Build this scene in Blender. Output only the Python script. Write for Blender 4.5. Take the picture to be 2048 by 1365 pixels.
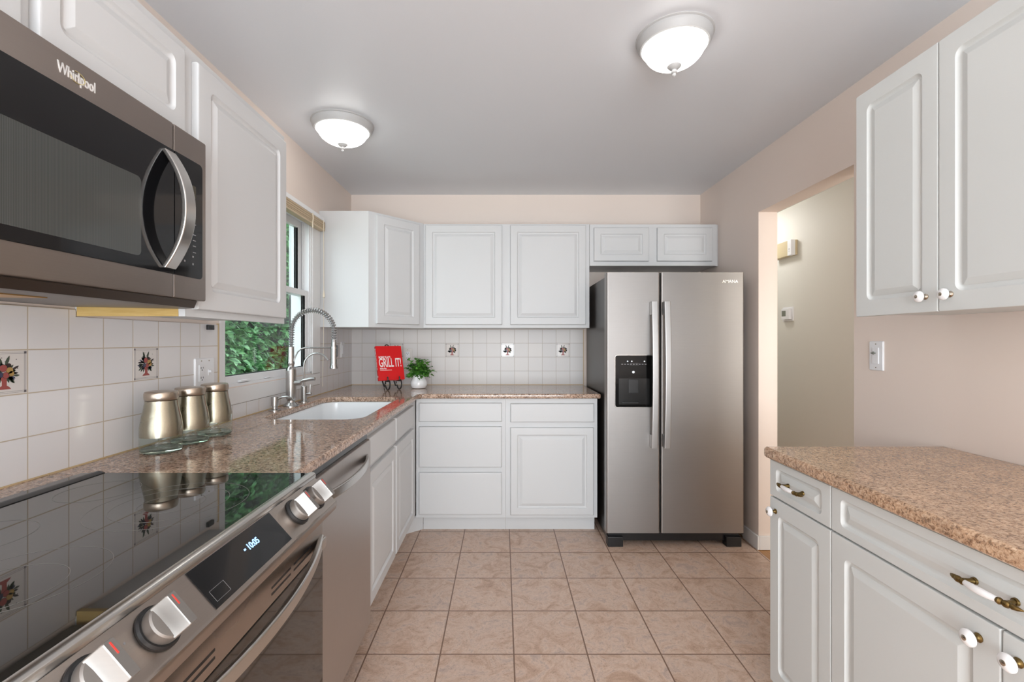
import bpy, bmesh, math, random
from mathutils import Matrix, Vector
PI = math.pi
random.seed(7)
S = bpy.context.scene
for o in list(bpy.data.objects): bpy.data.objects.remove(o)
COL = S.collection

# ---------------------------------------------------------------- camera
cam = bpy.data.cameras.new('camera'); co = bpy.data.objects.new('camera', cam); COL.objects.link(co)
co.location = (0, 0, 1.28); co.rotation_euler = (PI/2, 0, 0)
cam.sensor_width = 36; cam.lens = 920/2048*36
cam.shift_x = 19/2048; cam.shift_y = -1.5/2048
cam.clip_start = 0.02
S.camera = co
# ---------------------------------------------------------------- light and exposure
S.view_settings.view_transform = 'Standard'; S.view_settings.look = 'None'
S.view_settings.exposure = -0.25; S.view_settings.gamma = 1.0
S.view_settings.use_curve_mapping = False
W = bpy.data.worlds.new('world'); S.world = W; W.use_nodes = True
W.node_tree.nodes['Background'].inputs[0].default_value = (0.86, 0.93, 1.0, 1)
W.node_tree.nodes['Background'].inputs[1].default_value = 5.0
DOME = 7.0          # emission of the lamp bowls
def area(name, loc, rot, sx, sy, power, color):
    l = bpy.data.lights.new(name, 'AREA'); l.shape = 'RECTANGLE'; l.size = sx; l.size_y = sy
    l.energy = power; l.color = color
    o = bpy.data.objects.new(name, l); COL.objects.link(o); o.location = loc; o.rotation_euler = rot
    return o
# added fill light behind the camera, standing in for unseen daylight
area('fill_rear', (0.2, -2.45, 1.15), (PI/2+math.radians(24), 0, 0), 1.9, 1.9, 122, (0.90, 0.965, 1.0))

# added lamp that brightens the hall, from no visible source
area('fill_hall', (2.1, 0.45, 1.5), (PI/2, 0, 0), 0.7, 1.6, 30, (1.0, 0.98, 0.95))

# ---------------------------------------------------------------- geometry helpers
def lin(c):
    return tuple(((v/255)/12.92 if v/255 <= 0.04045 else ((v/255+0.055)/1.055)**2.4) for v in c)

class MB:
    """collects shapes; build() links them as ONE mesh object"""
    def __init__(s): s.bm = bmesh.new(); s.mi = 0; s.M = Matrix.Identity(4)
    def v(s, p): return s.bm.verts.new(s.M @ Vector(p))
    def face(s, vs):
        try:
            f = s.bm.faces.new(vs); f.material_index = s.mi; return f
        except ValueError: return None
    def box(s, x0, x1, y0, y1, z0, z1, bev=0, seg=2):
        t = bmesh.new()
        bmesh.ops.create_cube(t, size=1)
        for v in t.verts:
            v.co = Vector(((x0+x1)/2+v.co.x*(x1-x0), (y0+y1)/2+v.co.y*(y1-y0), (z0+z1)/2+v.co.z*(z1-z0)))
        if bev: bmesh.ops.bevel(t, geom=list(t.edges), offset=bev, segments=seg, affect='EDGES', profile=0.5)
        return s.merge(t)
    def merge(s, t):
        m = {}
        for v in t.verts: m[v] = s.v(v.co)
        for f in t.faces:
            s.face([m[v] for v in f.verts])
        t.free(); return s
    def loft(s, rings, cap0=True, cap1=True, closed=True):
        R = [[s.v(p) for p in r] for r in rings]
        n = len(R[0])
        for a, b in zip(R, R[1:]):
            for i in range(n if closed else n-1):
                j = (i+1) % n
                s.face([a[i], a[j], b[j], b[i]])
        if cap0: s.face(R[0][::-1])
        if cap1: s.face(R[-1])
        return s
    def lathe(s, prof, c=(0, 0, 0), seg=32, cap0=True, cap1=True, A=None):
        A = A or Matrix.Identity(4)
        rings = []
        for r, z in prof:
            r = max(r, 1e-5)
            rings.append([Vector(c) + (A @ Vector((r*math.cos(2*PI*i/seg), r*math.sin(2*PI*i/seg), z))) for i in range(seg)])
        return s.loft(rings, cap0, cap1)
    def tube(s, pts, r, seg=10, cap=True):
        pts = [Vector(p) for p in pts]; n = len(pts)
        rr = r if isinstance(r, (list, tuple)) else [r]*n
        rings = []; up = None
        for i, p in enumerate(pts):
            t = (pts[min(i+1, n-1)]-pts[max(i-1, 0)]).normalized()
            if up is None:
                up = Vector((0, 0, 1)) if abs(t.z) < 0.9 else Vector((1, 0, 0))
            up = (up - t*up.dot(t)).normalized(); b = t.cross(up)
            rings.append([p + (up*math.cos(2*PI*k/seg)+b*math.sin(2*PI*k/seg))*rr[i] for k in range(seg)])
        return s.loft(rings, cap, cap)
    def prism(s, poly, d0, d1, M=None):
        """poly in (u,v), extruded along w from d0 to d1; M maps (u,v,w)"""
        M = M or Matrix.Identity(4)
        return s.loft([[M @ Vector((u, v, d0)) for u, v in poly], [M @ Vector((u, v, d1)) for u, v in poly]])
    def build(s, name, mats, parent=None, local=False, smooth=True, angle=35):
        bmesh.ops.remove_doubles(s.bm, verts=s.bm.verts, dist=1e-6)
        bmesh.ops.recalc_face_normals(s.bm, faces=s.bm.faces)
        me = bpy.data.meshes.new(name); s.bm.to_mesh(me); s.bm.free()
        if not isinstance(mats, (list, tuple)): mats = [mats]
        for m in mats: me.materials.append(m)
        if smooth:
            me.polygons.foreach_set('use_smooth', [True]*len(me.polygons))
            me.set_sharp_from_angle(angle=math.radians(angle))
        o = bpy.data.objects.new(name, me); COL.objects.link(o)
        if smooth:
            wn = o.modifiers.new('weighted_normals', 'WEIGHTED_NORMAL'); wn.keep_sharp = True; wn.weight = 50
        if parent is not None:
            if not local: me.transform(world(parent).inverted())
            o.parent = parent
        return o

def world(o):
    M = Matrix.LocRotScale(o.location, o.rotation_euler, o.scale)
    return world(o.parent) @ M if o.parent else M

def frameM(origin, U, V, Wd):
    """matrix mapping (u,v,w) -> origin + u U + v V + w W"""
    U, V, Wd = Vector(U), Vector(V), Vector(Wd)
    return Matrix(((U.x, V.x, Wd.x, origin[0]), (U.y, V.y, Wd.y, origin[1]), (U.z, V.z, Wd.z, origin[2]), (0, 0, 0, 1)))
# faces towards -Y (back run), +X (left run), -X (right run); u along the face, v up, w outwards
def FB(x, y, z): return frameM((x, y, z), (1, 0, 0), (0, 0, 1), (0, -1, 0))
def FL(x, y, z): return frameM((x, y, z), (0, 1, 0), (0, 0, 1), (1, 0, 0))
def FR(x, y, z): return frameM((x, y, z), (0, -1, 0), (0, 0, 1), (-1, 0, 0))

def thing(name, label, cat, loc=(0, 0, 0), rot=0, group=None):
    o = bpy.data.objects.new(name, None); COL.objects.link(o); o.empty_display_size = 0.05
    o.location = loc; o.rotation_euler = (0, 0, rot); o['label'] = label; o['category'] = cat
    if group: o['group'] = group
    return o
def tag(o, label, cat, group=None, kind=None):
    o['label'] = label; o['category'] = cat
    if group: o['group'] = group
    if kind: o['kind'] = kind
    return o
def structure(o): o['kind'] = 'structure'; return o

def rr(u0, u1, v0, v1, r, n=5):
    r = max(min(r, (u1-u0)/2-1e-4, (v1-v0)/2-1e-4), 1e-5)
    out = []
    for cx, cy, a in ((u1-r, v0+r, -PI/2), (u1-r, v1-r, 0), (u0+r, v1-r, PI/2), (u0+r, v0+r, PI)):
        for k in range(n+1):
            t = a+PI/2*k/n; out.append((cx+r*math.cos(t), cy+r*math.sin(t)))
    return out

def slab(mb, w, h, t, M, bev=0.006, r=0.002):
    """flat drawer front with an eased edge"""
    rings = []
    for ins, d in ((0, 0), (0, t-bev), (bev*0.35, t-bev*0.3), (bev, t)):
        rings.append([M @ Vector((u, v, d)) for u, v in rr(ins, w-ins, ins, h-ins, r)])
    mb.loft(rings)
def raised(mb, w, h, t, M, m=0.055, edge=0.006, rad=0.004, mt=None, gd=0.0085):
    """raised panel door: routed groove and a field that rises again"""
    mt = mt or m
    def ring(iu, iv, d, r): return [M @ Vector((u, v, d)) for u, v in rr(iu, w-iu, iv, h-iv, r)]
    rings = [ring(0, 0, 0, 0.002), ring(0, 0, t-edge, 0.002), ring(edge*0.35, edge*0.35, t-edge*0.3, 0.003), ring(edge, edge, t, 0.003),
             ring(m-0.002, mt-0.002, t, rad+0.002), ring(m+0.002, mt+0.002, t-gd*0.7, rad), ring(m+0.006, mt+0.006, t-gd, rad),
             ring(m+0.012, mt+0.012, t-gd, rad*0.5), ring(m+0.014, mt+0.014, t-gd*0.75, 0.002),
             ring(m+0.030, mt+0.030, t-0.0008, 0.001), ring(m+0.032, mt+0.032, t-0.0008, 0.001)]
    mb.loft(rings)

# ---------------------------------------------------------------- materials
def mat(name, col, rough=0.5, metal=0.0, spec=0.5, emit=None, es=0, coat=0, ior=None):
    m = bpy.data.materials.new(name); m.use_nodes = True
    b = m.node_tree.nodes['Principled BSDF']
    b.inputs['Base Color'].default_value = (*col, 1); b.inputs['Roughness'].default_value = rough
    b.inputs['Metallic'].default_value = metal; b.inputs['Specular IOR Level'].default_value = spec
    if coat: b.inputs['Coat Weight'].default_value = coat; b.inputs['Coat Roughness'].default_value = 0.03
    if emit: b.inputs['Emission Color'].default_value = (*emit, 1); b.inputs['Emission Strength'].default_value = es
    return m
def nt(m): return m.node_tree, m.node_tree.nodes['Principled BSDF']
def noise(t, scale, detail=4, rough=0.6, vec=None, dist=0.0):
    n = t.nodes.new('ShaderNodeTexNoise'); n.inputs['Scale'].default_value = scale
    n.inputs['Detail'].default_value = detail; n.inputs['Roughness'].default_value = rough
    n.inputs['Distortion'].default_value = dist
    if vec: t.links.new(vec, n.inputs['Vector'])
    return n
def ramp(t, fac, stops):
    r = t.nodes.new('ShaderNodeValToRGB'); e = r.color_ramp.elements
    while len(e) < len(stops): e.new(0.5)
    for el, (p, c) in zip(e, stops): el.position = p; el.color = (*c, 1)
    t.links.new(fac, r.inputs['Fac']); return r
def bump(t, b, height, strength, dist=0.01):
    n = t.nodes.new('ShaderNodeBump'); n.inputs['Strength'].default_value = strength; n.inputs['Distance'].default_value = dist
    t.links.new(height, n.inputs['Height']); t.links.new(n.outputs[0], b.inputs['Normal']); return n
def objcoord(t, scale=(1, 1, 1), rot=(0, 0, 0), loc=(0, 0, 0)):
    c = t.nodes.new('ShaderNodeTexCoord'); m = t.nodes.new('ShaderNodeMapping')
    m.inputs['Scale'].default_value = scale; m.inputs['Rotation'].default_value = rot; m.inputs['Location'].default_value = loc
    t.links.new(c.outputs['Object'], m.inputs['Vector']); return m.outputs[0]
def mixc(t, fac, a, b, mode='MIX'):
    n = t.nodes.new('ShaderNodeMix'); n.data_type = 'RGBA'; n.blend_type = mode
    if hasattr(fac, 'links'): t.links.new(fac, n.inputs[0])
    else: n.inputs[0].default_value = fac
    for s, i in ((a, 6), (b, 7)):
        if isinstance(s, tuple): n.inputs[i].default_value = (*s, 1)
        else: t.links.new(s, n.inputs[i])
    return n.outputs[2]

M = {}
def paint(name, col, rough, sc=220, st=0.05):
    m = mat(name, col, rough); t, b = nt(m)
    bump(t, b, noise(t, sc, 3, 0.6, objcoord(t)).outputs[0], st, 0.002); M[name] = m; return m
paint('wall_paint', lin((238, 224, 214)), 0.55, 160, 0.06)
paint('ceiling_paint', lin((229, 232, 237)), 0.40, 130, 0.10)
paint('hall_paint', lin((228, 226, 219)), 0.6, 160, 0.05)
paint('cab_white', lin((214, 215, 216)), 0.45, 90, 0.015)
paint('cab_right', lin((214, 217, 216)), 0.40, 300, 0.03)
paint('trim_white', lin((238, 238, 238)), 0.35, 90, 0.01)
paint('cab_inside', lin((226, 205, 180)), 0.6)
M['vinyl'] = mat('vinyl', lin((240, 241, 243)), 0.3)
M['near_black'] = mat('near_black', (0.03, 0.03, 0.03), 0.7)  # plain dark tone of the window seals and outlet slots
M['black'] = mat('black', (0.012, 0.012, 0.013), 0.35)
M['black_gloss'] = mat('black_gloss', (0.006, 0.006, 0.007), 0.06, spec=0.5)
M['black_matte_gloss'] = mat('black_matte_gloss', (0.004, 0.004, 0.004), 0.12, spec=0.25)
M['black_iron'] = mat('black_iron', (0.012, 0.011, 0.011), 0.4)
M['porcelain'] = mat('porcelain', lin((244, 243, 244)), 0.12, coat=0.3)
M['sink_white'] = mat('sink_white', lin((244, 246, 248)), 0.18, coat=0.2)
M['plastic_white'] = mat('plastic_white', lin((238, 239, 242)), 0.35)
M['plastic_cream'] = mat('plastic_cream', lin((205, 190, 155)), 0.45)
M['caulk'] = mat('caulk', lin((205, 180, 140)), 0.7)
M['chrome'] = mat('chrome', lin((205, 205, 206)), 0.22, 1.0)
M['brass'] = mat('brass', lin((120, 100, 62)), 0.35, 1.0)
M['logo_bright'] = mat('logo_bright', lin((236, 234, 232)), 0.35, 0.3)
M['gold'] = mat('gold', lin((215, 200, 140)), 0.35, 0.6)
M['nickel'] = mat('nickel', lin((185, 175, 160)), 0.25, 1.0)
M['red'] = mat('red', lin((222, 8, 16)), 0.4)
M['paper'] = mat('paper', lin((248, 240, 236)), 0.5)
M['tan_slat'] = mat('tan_slat', lin((205, 185, 155)), 0.5)
M['cord'] = mat('cord', lin((235, 225, 205)), 0.7)
M['ring_grey'] = mat('ring_grey', (0.16, 0.155, 0.145), 0.4)
M['blue_led'] = mat('blue_led', (0.02, 0.05, 0.2), 0.4, emit=(0.35, 0.6, 1.0), es=2.5)
M['white_led'] = mat('white_led', (0.3, 0.3, 0.3), 0.4, emit=(0.9, 0.95, 1.0), es=0.9)
M['legend'] = mat('legend', (0.28, 0.28, 0.29), 0.4)
M['red_mark'] = mat('red_mark', lin((225, 70, 60)), 0.5)
M['lcd'] = mat('lcd', lin((120, 125, 115)), 0.3)
M['bowl_glass'] = mat('bowl_glass', lin((255, 250, 240)), 0.3, emit=(1.0, 0.985, 0.96), es=DOME)
M['bowl_hall'] = mat('bowl_hall', lin((255, 250, 240)), 0.3, emit=(1.0, 0.985, 0.96), es=42)
M['lamp_metal'] = mat('lamp_metal', lin((186, 186, 186)), 0.5)
M['filter'] = mat('filter', lin((190, 150, 95)), 0.4, 0.8)
M['soil'] = mat('soil', (0.03, 0.02, 0.015), 0.9)

def steel(name, col, rough, sc=(1, 1, 1), bs=0.05, var=0.12):
    m = mat(name, col, rough, 1.0); t, b = nt(m)
    n = noise(t, 60, 3, 0.6, objcoord(t, sc))
    n2 = noise(t, 2.5, 2, 0.5, objcoord(t))
    r = t.nodes.new('ShaderNodeMapRange'); r.inputs[3].default_value = rough-0.05; r.inputs[4].default_value = rough+0.07
    t.links.new(n2.outputs[0], r.inputs[0]); t.links.new(r.outputs[0], b.inputs['Roughness'])
    t.links.new(mixc(t, n.outputs[0], tuple(c*(1-var) for c in col), tuple(min(1, c*(1+var)) for c in col)), b.inputs['Base Color'])
    bump(t, b, n.outputs[0], bs, 0.001); M[name] = m; return m
steel('steel_fridge', lin((160, 157, 155)), 0.45, (0.15, 0.15, 12), 0.04, 0.05)
steel('steel_range', lin((178, 168, 160)), 0.26, (0.15, 0.15, 12), 0.03, 0.05)
steel('steel_dw', lin((196, 190, 186)), 0.40, (0.3, 12, 0.3), 0.03, 0.05)
steel('steel_mw', lin((160, 150, 144)), 0.30, (12, 0.15, 12), 0.03, 0.05)
steel('steel_bright', lin((205, 202, 198)), 0.24, (0.3, 0.3, 8), 0.02, 0.04)
steel('steel_canister', lin((182, 170, 156)), 0.27, (22, 22, 0.3), 0.10, 0.22)
steel('faucet_nickel', lin((180, 178, 176)), 0.26, (8, 8, 0.5), 0.02, 0.04)
steel('steel_handle', lin((196, 196, 196)), 0.42, (0.3, 0.3, 8), 0.02, 0.04)
steel('steel_satin', lin((160, 157, 154)), 0.5, (0.3, 0.3, 8), 0.02, 0.04)
M['steel_dark'] = mat('steel_dark', lin((95, 86, 80)), 0.35, 1.0)

def granite(name, light, mid, dark, cream, sc=1.0):
    m = mat(name, mid, 0.07, coat=0.0); t, b = nt(m)
    v = objcoord(t)
    n1 = noise(t, 95*sc, 6, 0.75, v, 0.6)
    n2 = noise(t, 14*sc, 3, 0.6, v, 0.4)
    base = ramp(t, n1.outputs[0], [(0.0, dark), (0.425, dark), (0.47, mid), (0.53, light), (0.66, cream)])
    vo = t.nodes.new('ShaderNodeTexVoronoi'); vo.inputs['Scale'].default_value = 190*sc
    t.links.new(v, vo.inputs['Vector'])
    cr = ramp(t, vo.outputs['Color'], [(0.0, dark), (0.16, mid), (0.5, light), (1.0, cream)])
    mx = mixc(t, 0.30, base.outputs[0], cr.outputs[0])
    tint = ramp(t, n2.outputs[0], [(0.3, (0.80, 0.78, 0.78)), (0.7, (1.12, 1.08, 1.05))])
    t.links.new(mixc(t, 1.0, mx, tint.outputs[0], 'MULTIPLY'), b.inputs['Base Color'])
    M[name] = m
granite('granite_pink', lin((196, 169, 148)), lin((152, 119, 97)), lin((58, 40, 34)), lin((228, 212, 198)), 1.0)
granite('granite_tan', lin((206, 174, 144)), lin((172, 134, 104)), lin((84, 60, 46)), lin((226, 202, 176)), 1.3)

def tiles(name, size, off, plane, c1, c2, grout, mortar, rough, mottling=None, bumpd=0.0012):
    m = mat(name, c1, rough); t, b = nt(m)
    c = t.nodes.new('ShaderNodeTexCoord'); sp = t.nodes.new('ShaderNodeSeparateXYZ'); cb = t.nodes.new('ShaderNodeCombineXYZ')
    t.links.new(c.outputs['Object'], sp.inputs[0])
    for k, ax in enumerate(plane):
        a = t.nodes.new('ShaderNodeMath'); a.operation = 'SUBTRACT'; a.inputs[1].default_value = off[k]
        t.links.new(sp.outputs[ax], a.inputs[0]); t.links.new(a.outputs[0], cb.inputs[k])
    br = t.nodes.new('ShaderNodeTexBrick'); br.offset = 0; br.squash = 1
    br.inputs['Scale'].default_value = 1; br.inputs['Mortar Size'].default_value = mortar
    br.inputs['Mortar Smooth'].default_value = 0.25; br.inputs['Bias'].default_value = 0
    br.inputs['Brick Width'].default_value = size; br.inputs['Row Height'].default_value = size
    br.inputs['Color1'].default_value = (*c1, 1); br.inputs['Color2'].default_value = (*c2, 1); br.inputs['Mortar'].default_value = (*grout, 1)
    t.links.new(cb.outputs[0], br.inputs['Vector'])
    col = br.outputs['Color']
    h = t.nodes.new('ShaderNodeMath'); h.operation = 'SUBTRACT'; h.inputs[0].default_value = 1; t.links.new(br.outputs['Fac'], h.inputs[1])
    hh = h.outputs[0]
    if mottling:
        # each tile shifts the mottling so that the tiles do not run into one another
        add = t.nodes.new('ShaderNodeVectorMath'); add.operation = 'ADD'
        fl = t.nodes.new('ShaderNodeVectorMath'); fl.operation = 'SNAP'; fl.inputs[1].default_value = (size, size, size)
        sc = t.nodes.new('ShaderNodeVectorMath'); sc.operation = 'SCALE'; sc.inputs['Scale'].default_value = 7.3
        t.links.new(cb.outputs[0], fl.inputs[0]); t.links.new(fl.outputs[0], sc.inputs[0])
        t.links.new(sc.outputs[0], add.inputs[0]); t.links.new(cb.outputs[0], add.inputs[1])
        n1 = noise(t, 9, 8, 0.72, add.outputs[0], 1.2); n2 = noise(t, 60, 5, 0.8, add.outputs[0], 1.8)
        r1 = ramp(t, n1.outputs[0], mottling)
        r2 = ramp(t, n2.outputs[0], [(0.34, (0.66, 0.63, 0.61)), (0.45, (0.95, 0.94, 0.93)), (0.55, (1, 1, 1)), (0.68, (1.08, 1.08, 1.08))])
        mul = mixc(t, 1.0, r1.outputs[0], r2.outputs[0], 'MULTIPLY')
        tinted = mixc(t, 1.0, mul, col, 'MULTIPLY')
        col = mixc(t, br.outputs['Fac'], tinted, grout)
        ad = t.nodes.new('ShaderNodeMath'); ad.operation = 'MULTIPLY_ADD'; ad.inputs[1].default_value = 0.25
        t.links.new(n2.outputs[0], ad.inputs[0]); t.links.new(hh, ad.inputs[2]); hh = ad.outputs[0]
    t.links.new(col, b.inputs['Base Color'])
    bump(t, b, hh, 0.6, bumpd)
    M[name] = m
tiles('floor_tiles', 0.2998, (0.0462, 1.874), (0, 1), (1, 1, 1), (0.93, 0.93, 0.93), lin((134, 104, 86)), 0.0032, 0.36,
      [(0.25, lin((172, 138, 116))), (0.42, lin((206, 174, 152))), (0.54, lin((222, 196, 178))), (0.64, lin((196, 172, 160))), (0.78, lin((222, 196, 172)))])
tiles('tiles_left', 0.1095, (1.154, 0.928), (1, 2), lin((232, 229, 229)), lin((228, 226, 227)), lin((200, 186, 168)), 0.0016, 0.13)
tiles('tiles_back', 0.1095, (-0.4525, 0.928), (0, 2), lin((226, 222, 219)), lin((220, 217, 216)), lin((192, 183, 174)), 0.0018, 0.34)
M['tiles_back'].node_tree.nodes['Principled BSDF'].inputs['Specular IOR Level'].default_value = 0.3

def wood(name, a, b_, sc):
    m = mat(name, a, 0.4); t, b = nt(m)
    n = noise(t, 8, 5, 0.6, objcoord(t, sc), 0.8)
    t.links.new(ramp(t, n.outputs[0], [(0.3, a), (0.7, b_)]).outputs[0], b.inputs['Base Color']); M[name] = m
wood('raw_wood', lin((196, 160, 92)), lin((214, 184, 120)), (1, 1, 12))
wood('hall_wood', lin((160, 110, 60)), lin((190, 140, 85)), (12, 1, 1))

def clear(name, tint, gl=1.0, ior=1.5, rough=0.0):
    m = bpy.data.materials.new(name); m.use_nodes = True; t = m.node_tree
    for n in list(t.nodes):
        if n.type != 'OUTPUT_MATERIAL': t.nodes.remove(n)
    out = [n for n in t.nodes if n.type == 'OUTPUT_MATERIAL'][0]
    tr = t.nodes.new('ShaderNodeBsdfTransparent'); tr.inputs[0].default_value = (*tint, 1)
    g = t.nodes.new('ShaderNodeBsdfGlossy'); g.inputs['Roughness'].default_value = rough; g.inputs[0].default_value = (gl, gl, gl, 1)
    # Schlick reflectance of a thin pane, the same from both sides
    ge = t.nodes.new('ShaderNodeNewGeometry'); dp = t.nodes.new('ShaderNodeVectorMath'); dp.operation = 'DOT_PRODUCT'
    t.links.new(ge.outputs['Normal'], dp.inputs[0]); t.links.new(ge.outputs['Incoming'], dp.inputs[1])
    def ma(op, a, b_=None, c_=None):
        n = t.nodes.new('ShaderNodeMath'); n.operation = op; n.use_clamp = (op == 'SUBTRACT')
        for i, q in enumerate((a, b_, c_)):
            if q is None: continue
            if hasattr(q, 'links'): t.links.new(q, n.inputs[i])
            else: n.inputs[i].default_value = q
        return n.outputs[0]
    f0 = ((ior-1)/(ior+1))**2
    fac = ma('MULTIPLY_ADD', ma('POWER', ma('SUBTRACT', 1.0, ma('ABSOLUTE', dp.outputs['Value'])), 5.0), 1-f0, f0)
    mx = t.nodes.new('ShaderNodeMixShader'); t.links.new(fac, mx.inputs[0])
    t.links.new(tr.outputs[0], mx.inputs[1]); t.links.new(g.outputs[0], mx.inputs[2]); t.links.new(mx.outputs[0], out.inputs[0])
    M[name] = m
clear('window_glass', (0.93, 0.96, 0.95), 0.8, 1.45)
clear('jar_glass', (0.90, 0.94, 0.91), 0.9, 1.45, 0.02)
M['jar_base'] = mat('jar_base', (0.72, 0.82, 0.75), 0.03); M['jar_base'].node_tree.nodes['Principled BSDF'].inputs['Transmission Weight'].default_value = 0.95

# microwave window: dark glass over a perforated screen
m = mat('mw_window', (0.05, 0.05, 0.048), 0.08); t, b = nt(m); M['mw_window'] = m
wv = t.nodes.new('ShaderNodeTexWave'); wv.wave_type = 'BANDS'; wv.bands_direction = 'Y'; wv.inputs['Scale'].default_value = 120
t.links.new(objcoord(t), wv.inputs['Vector'])
t.links.new(ramp(t, wv.outputs[0], [(0.3, (0.050, 0.054, 0.051)), (0.8, (0.080, 0.084, 0.080))]).outputs[0], b.inputs['Base Color'])
# cooktop
M['cooktop_glass'] = mat('cooktop_glass', (0.014, 0.014, 0.012), 0.02)
M['cooktop_glass'].node_tree.nodes['Principled BSDF'].inputs['IOR'].default_value = 2.1
M['oven_glass'] = mat('oven_glass', (0.010, 0.009, 0.008), 0.04)
M['oven_glass'].node_tree.nodes['Principled BSDF'].inputs['IOR'].default_value = 2.0

def leafmat(name, a, b_, rough=0.45):
    m = mat(name, a, rough); t, b = nt(m)
    oi = noise(t, 30, 2, 0.5, objcoord(t))
    t.links.new(ramp(t, oi.outputs[0], [(0.35, a), (0.65, b_)]).outputs[0], b.inputs['Base Color']); M[name] = m
leafmat('plant_leaf', lin((28, 80, 24)), lin((110, 175, 70)))
leafmat('hedge_leaf', lin((38, 88, 50)), lin((105, 158, 100)), 0.5)
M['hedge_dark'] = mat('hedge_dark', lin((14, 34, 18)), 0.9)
M['grass'] = mat('grass', lin((70, 105, 50)), 0.9)
M['siding_out'] = mat('siding_out', lin((225, 228, 230)), 0.6)

# ================================================================= THE ROOM
XL, XR, YB, YF = -1.197, 1.5657, 3.64, -2.4
ZC = lambda y: 2.432-0.0069*(YB-y)
CT = 0.928          # counter top, left and back
def wall(name, boxes, m):
    b = MB()
    for bx in boxes: b.box(*bx)
    return structure(b.build(name, m, smooth=False))
wall('floor', [(-1.4, 1.556, YF-0.1, YB+0.12, -0.05, 0)], M['floor_tiles'])
wall('floor_hall', [(1.556, 2.6, 0.4, 5.2, -0.05, -0.002)], M['hall_wood'])
wall('wall_back', [(XL-0.12, XR+0.115, YB, YB+0.12, 0, 2.46)], M['wall_paint'])
WY0, WY1, WZ0, WZ1 = 1.945, 2.88, 1.073, 2.03
wall('wall_left', [(XL-0.12, XL, YF, WY0, 0, 2.46), (XL-0.12, XL, WY1, YB, 0, 2.46),
                   (XL-0.12, XL, WY0, WY1, 0, WZ0), (XL-0.12, XL, WY0, WY1, WZ1, 2.46)], M['wall_paint'])
DY0, DY1, DZ = 2.049, 2.813, 2.064
wall('wall_right', [(XR, XR+0.115, YF, DY0, 0, 2.46), (XR, XR+0.115, DY1, YB, 0, 2.46), (XR, XR+0.115, DY0, DY1, DZ, 2.46)], M['wall_paint'])
wall('wall_rear', [(XL-0.12, -0.8, YF-0.12, YF, 0, 2.46), (1.2, XR+0.115, YF-0.12, YF, 0, 2.46), (-0.8, 1.2, YF-0.12, YF, 2.15, 2.46), (-0.8, 1.2, YF-0.12, YF, 0, 0.12)], M['wall_paint'])
b = MB()
b.loft([[(x, y, ZC(y)) for x, y in ((-1.4, YF-0.1), (1.68, YF-0.1), (1.68, YB+0.1), (-1.4, YB+0.1))],
        [(x, y, ZC(y)+0.06) for x, y in ((-1.4, YF-0.1), (1.68, YF-0.1), (1.68, YB+0.1), (-1.4, YB+0.1))]])
structure(b.build('ceiling', M['ceiling_paint'], smooth=False))
wall('wall_hall', [(2.5, 2.6, 0.3, 5.2, 0, 2.46), (XR+0.115, 2.6, 5.1, 5.2, 0, 2.46), (XR+0.115, 2.6, 0.3, 0.4, 0, 2.46),
                   (XR+0.005, XR+0.115, YB+0.12, 5.2, 0, 2.46)], M['hall_paint'])
wall('ceiling_hall', [(1.68, 2.6, 0.3, 5.2, 2.44, 2.5)], M['hall_paint'])
wall('ground_outside', [(-14, XL-0.13, -6, 16, -0.5, -0.4)], M['grass'])
# baseboards by the doorway
b = MB(); b.box(XR, XR+0.117, DY1-0.012, DY1, 0, 0.085, 0.003); b.box(XR-0.012, XR, DY1-0.012, 2.98, 0, 0.085, 0.003)
structure(b.build('baseboard_right', M['trim_white']))

# ---- window over the sink
w = bpy.data.objects.new('window_1', None); COL.objects.link(w); w.location = (XL, 2.41, WZ0); structure(w)
b = MB()
for bx in ((XL-0.1203, XL+0.001, WY0, WY0+0.012, WZ0, WZ1), (XL-0.1203, XL+0.001, WY1-0.012, WY1, WZ0, WZ1), (XL-0.1203, XL+0.001, WY0, WY1, WZ1-0.015, WZ1),
           (XL-0.1203, XL+0.001, WY0, WY1, WZ0, WZ0+0.012), (XL-0.050, XL-0.044, WY0+0.012, WY0+0.02, WZ0, WZ1), (XL-0.050, XL-0.044, WY1-0.02, WY1-0.012, WZ0, WZ1),
           (XL-0.012, XL-0.006, WY1-0.022, WY1-0.012, WZ0, WZ1)): b.box(*bx)
b.build('frame', M['vinyl'], w)
def sash(x0, x1, z0, z1, st=0.05, top=0.034, bot=0.045):
    b = MB(); y0, y1 = WY0+0.012, WY1-0.012
    b.box(x0, x1, y0, y0+st, z0, z1, 0.003); b.box(x0, x1, y1-st, y1, z0, z1, 0.003)
    b.box(x0, x1, y0+st, y1-st, z0, z0+bot, 0.003); b.box(x0, x1, y0+st, y1-st, z1-top, z1, 0.003)
    s = b.build('sash', M['vinyl'], w)
    xm = (x0+x1)/2
    b = MB(); b.box(xm-0.002, xm+0.002, y0+st-0.004, y1-st+0.004, z0+bot-0.004, z1-top+0.004)
    b.build('pane', M['window_glass'], s, smooth=False)
    b = MB()
    g = 0.006
    for bx in ((xm-0.006, xm+0.006, y0+st-0.002, y0+st+g, z0+bot, z1-top), (xm-0.004, xm+0.004, y1-st-0.002, y1-st+0.002, z0+bot, z1-top),
               (xm-0.006, xm+0.006, y0+st, y1-st, z0+bot-0.002, z0+bot+g*0.6)): b.box(*bx)
    b.build('glazing_seal', M['near_black'], s, smooth=False)
    return s
s1 = sash(XL-0.04, XL-0.012, WZ0+0.002, 1.586)
b = MB(); b.box(XL-0.014, XL+0.004, 2.10, 2.18, 1.088, 1.098, 0.003); b.box(XL-0.014, XL+0.004, 2.33, 2.38, 1.088, 1.094, 0.003)
b.build('sash_lift', M['vinyl'], s1)
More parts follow.
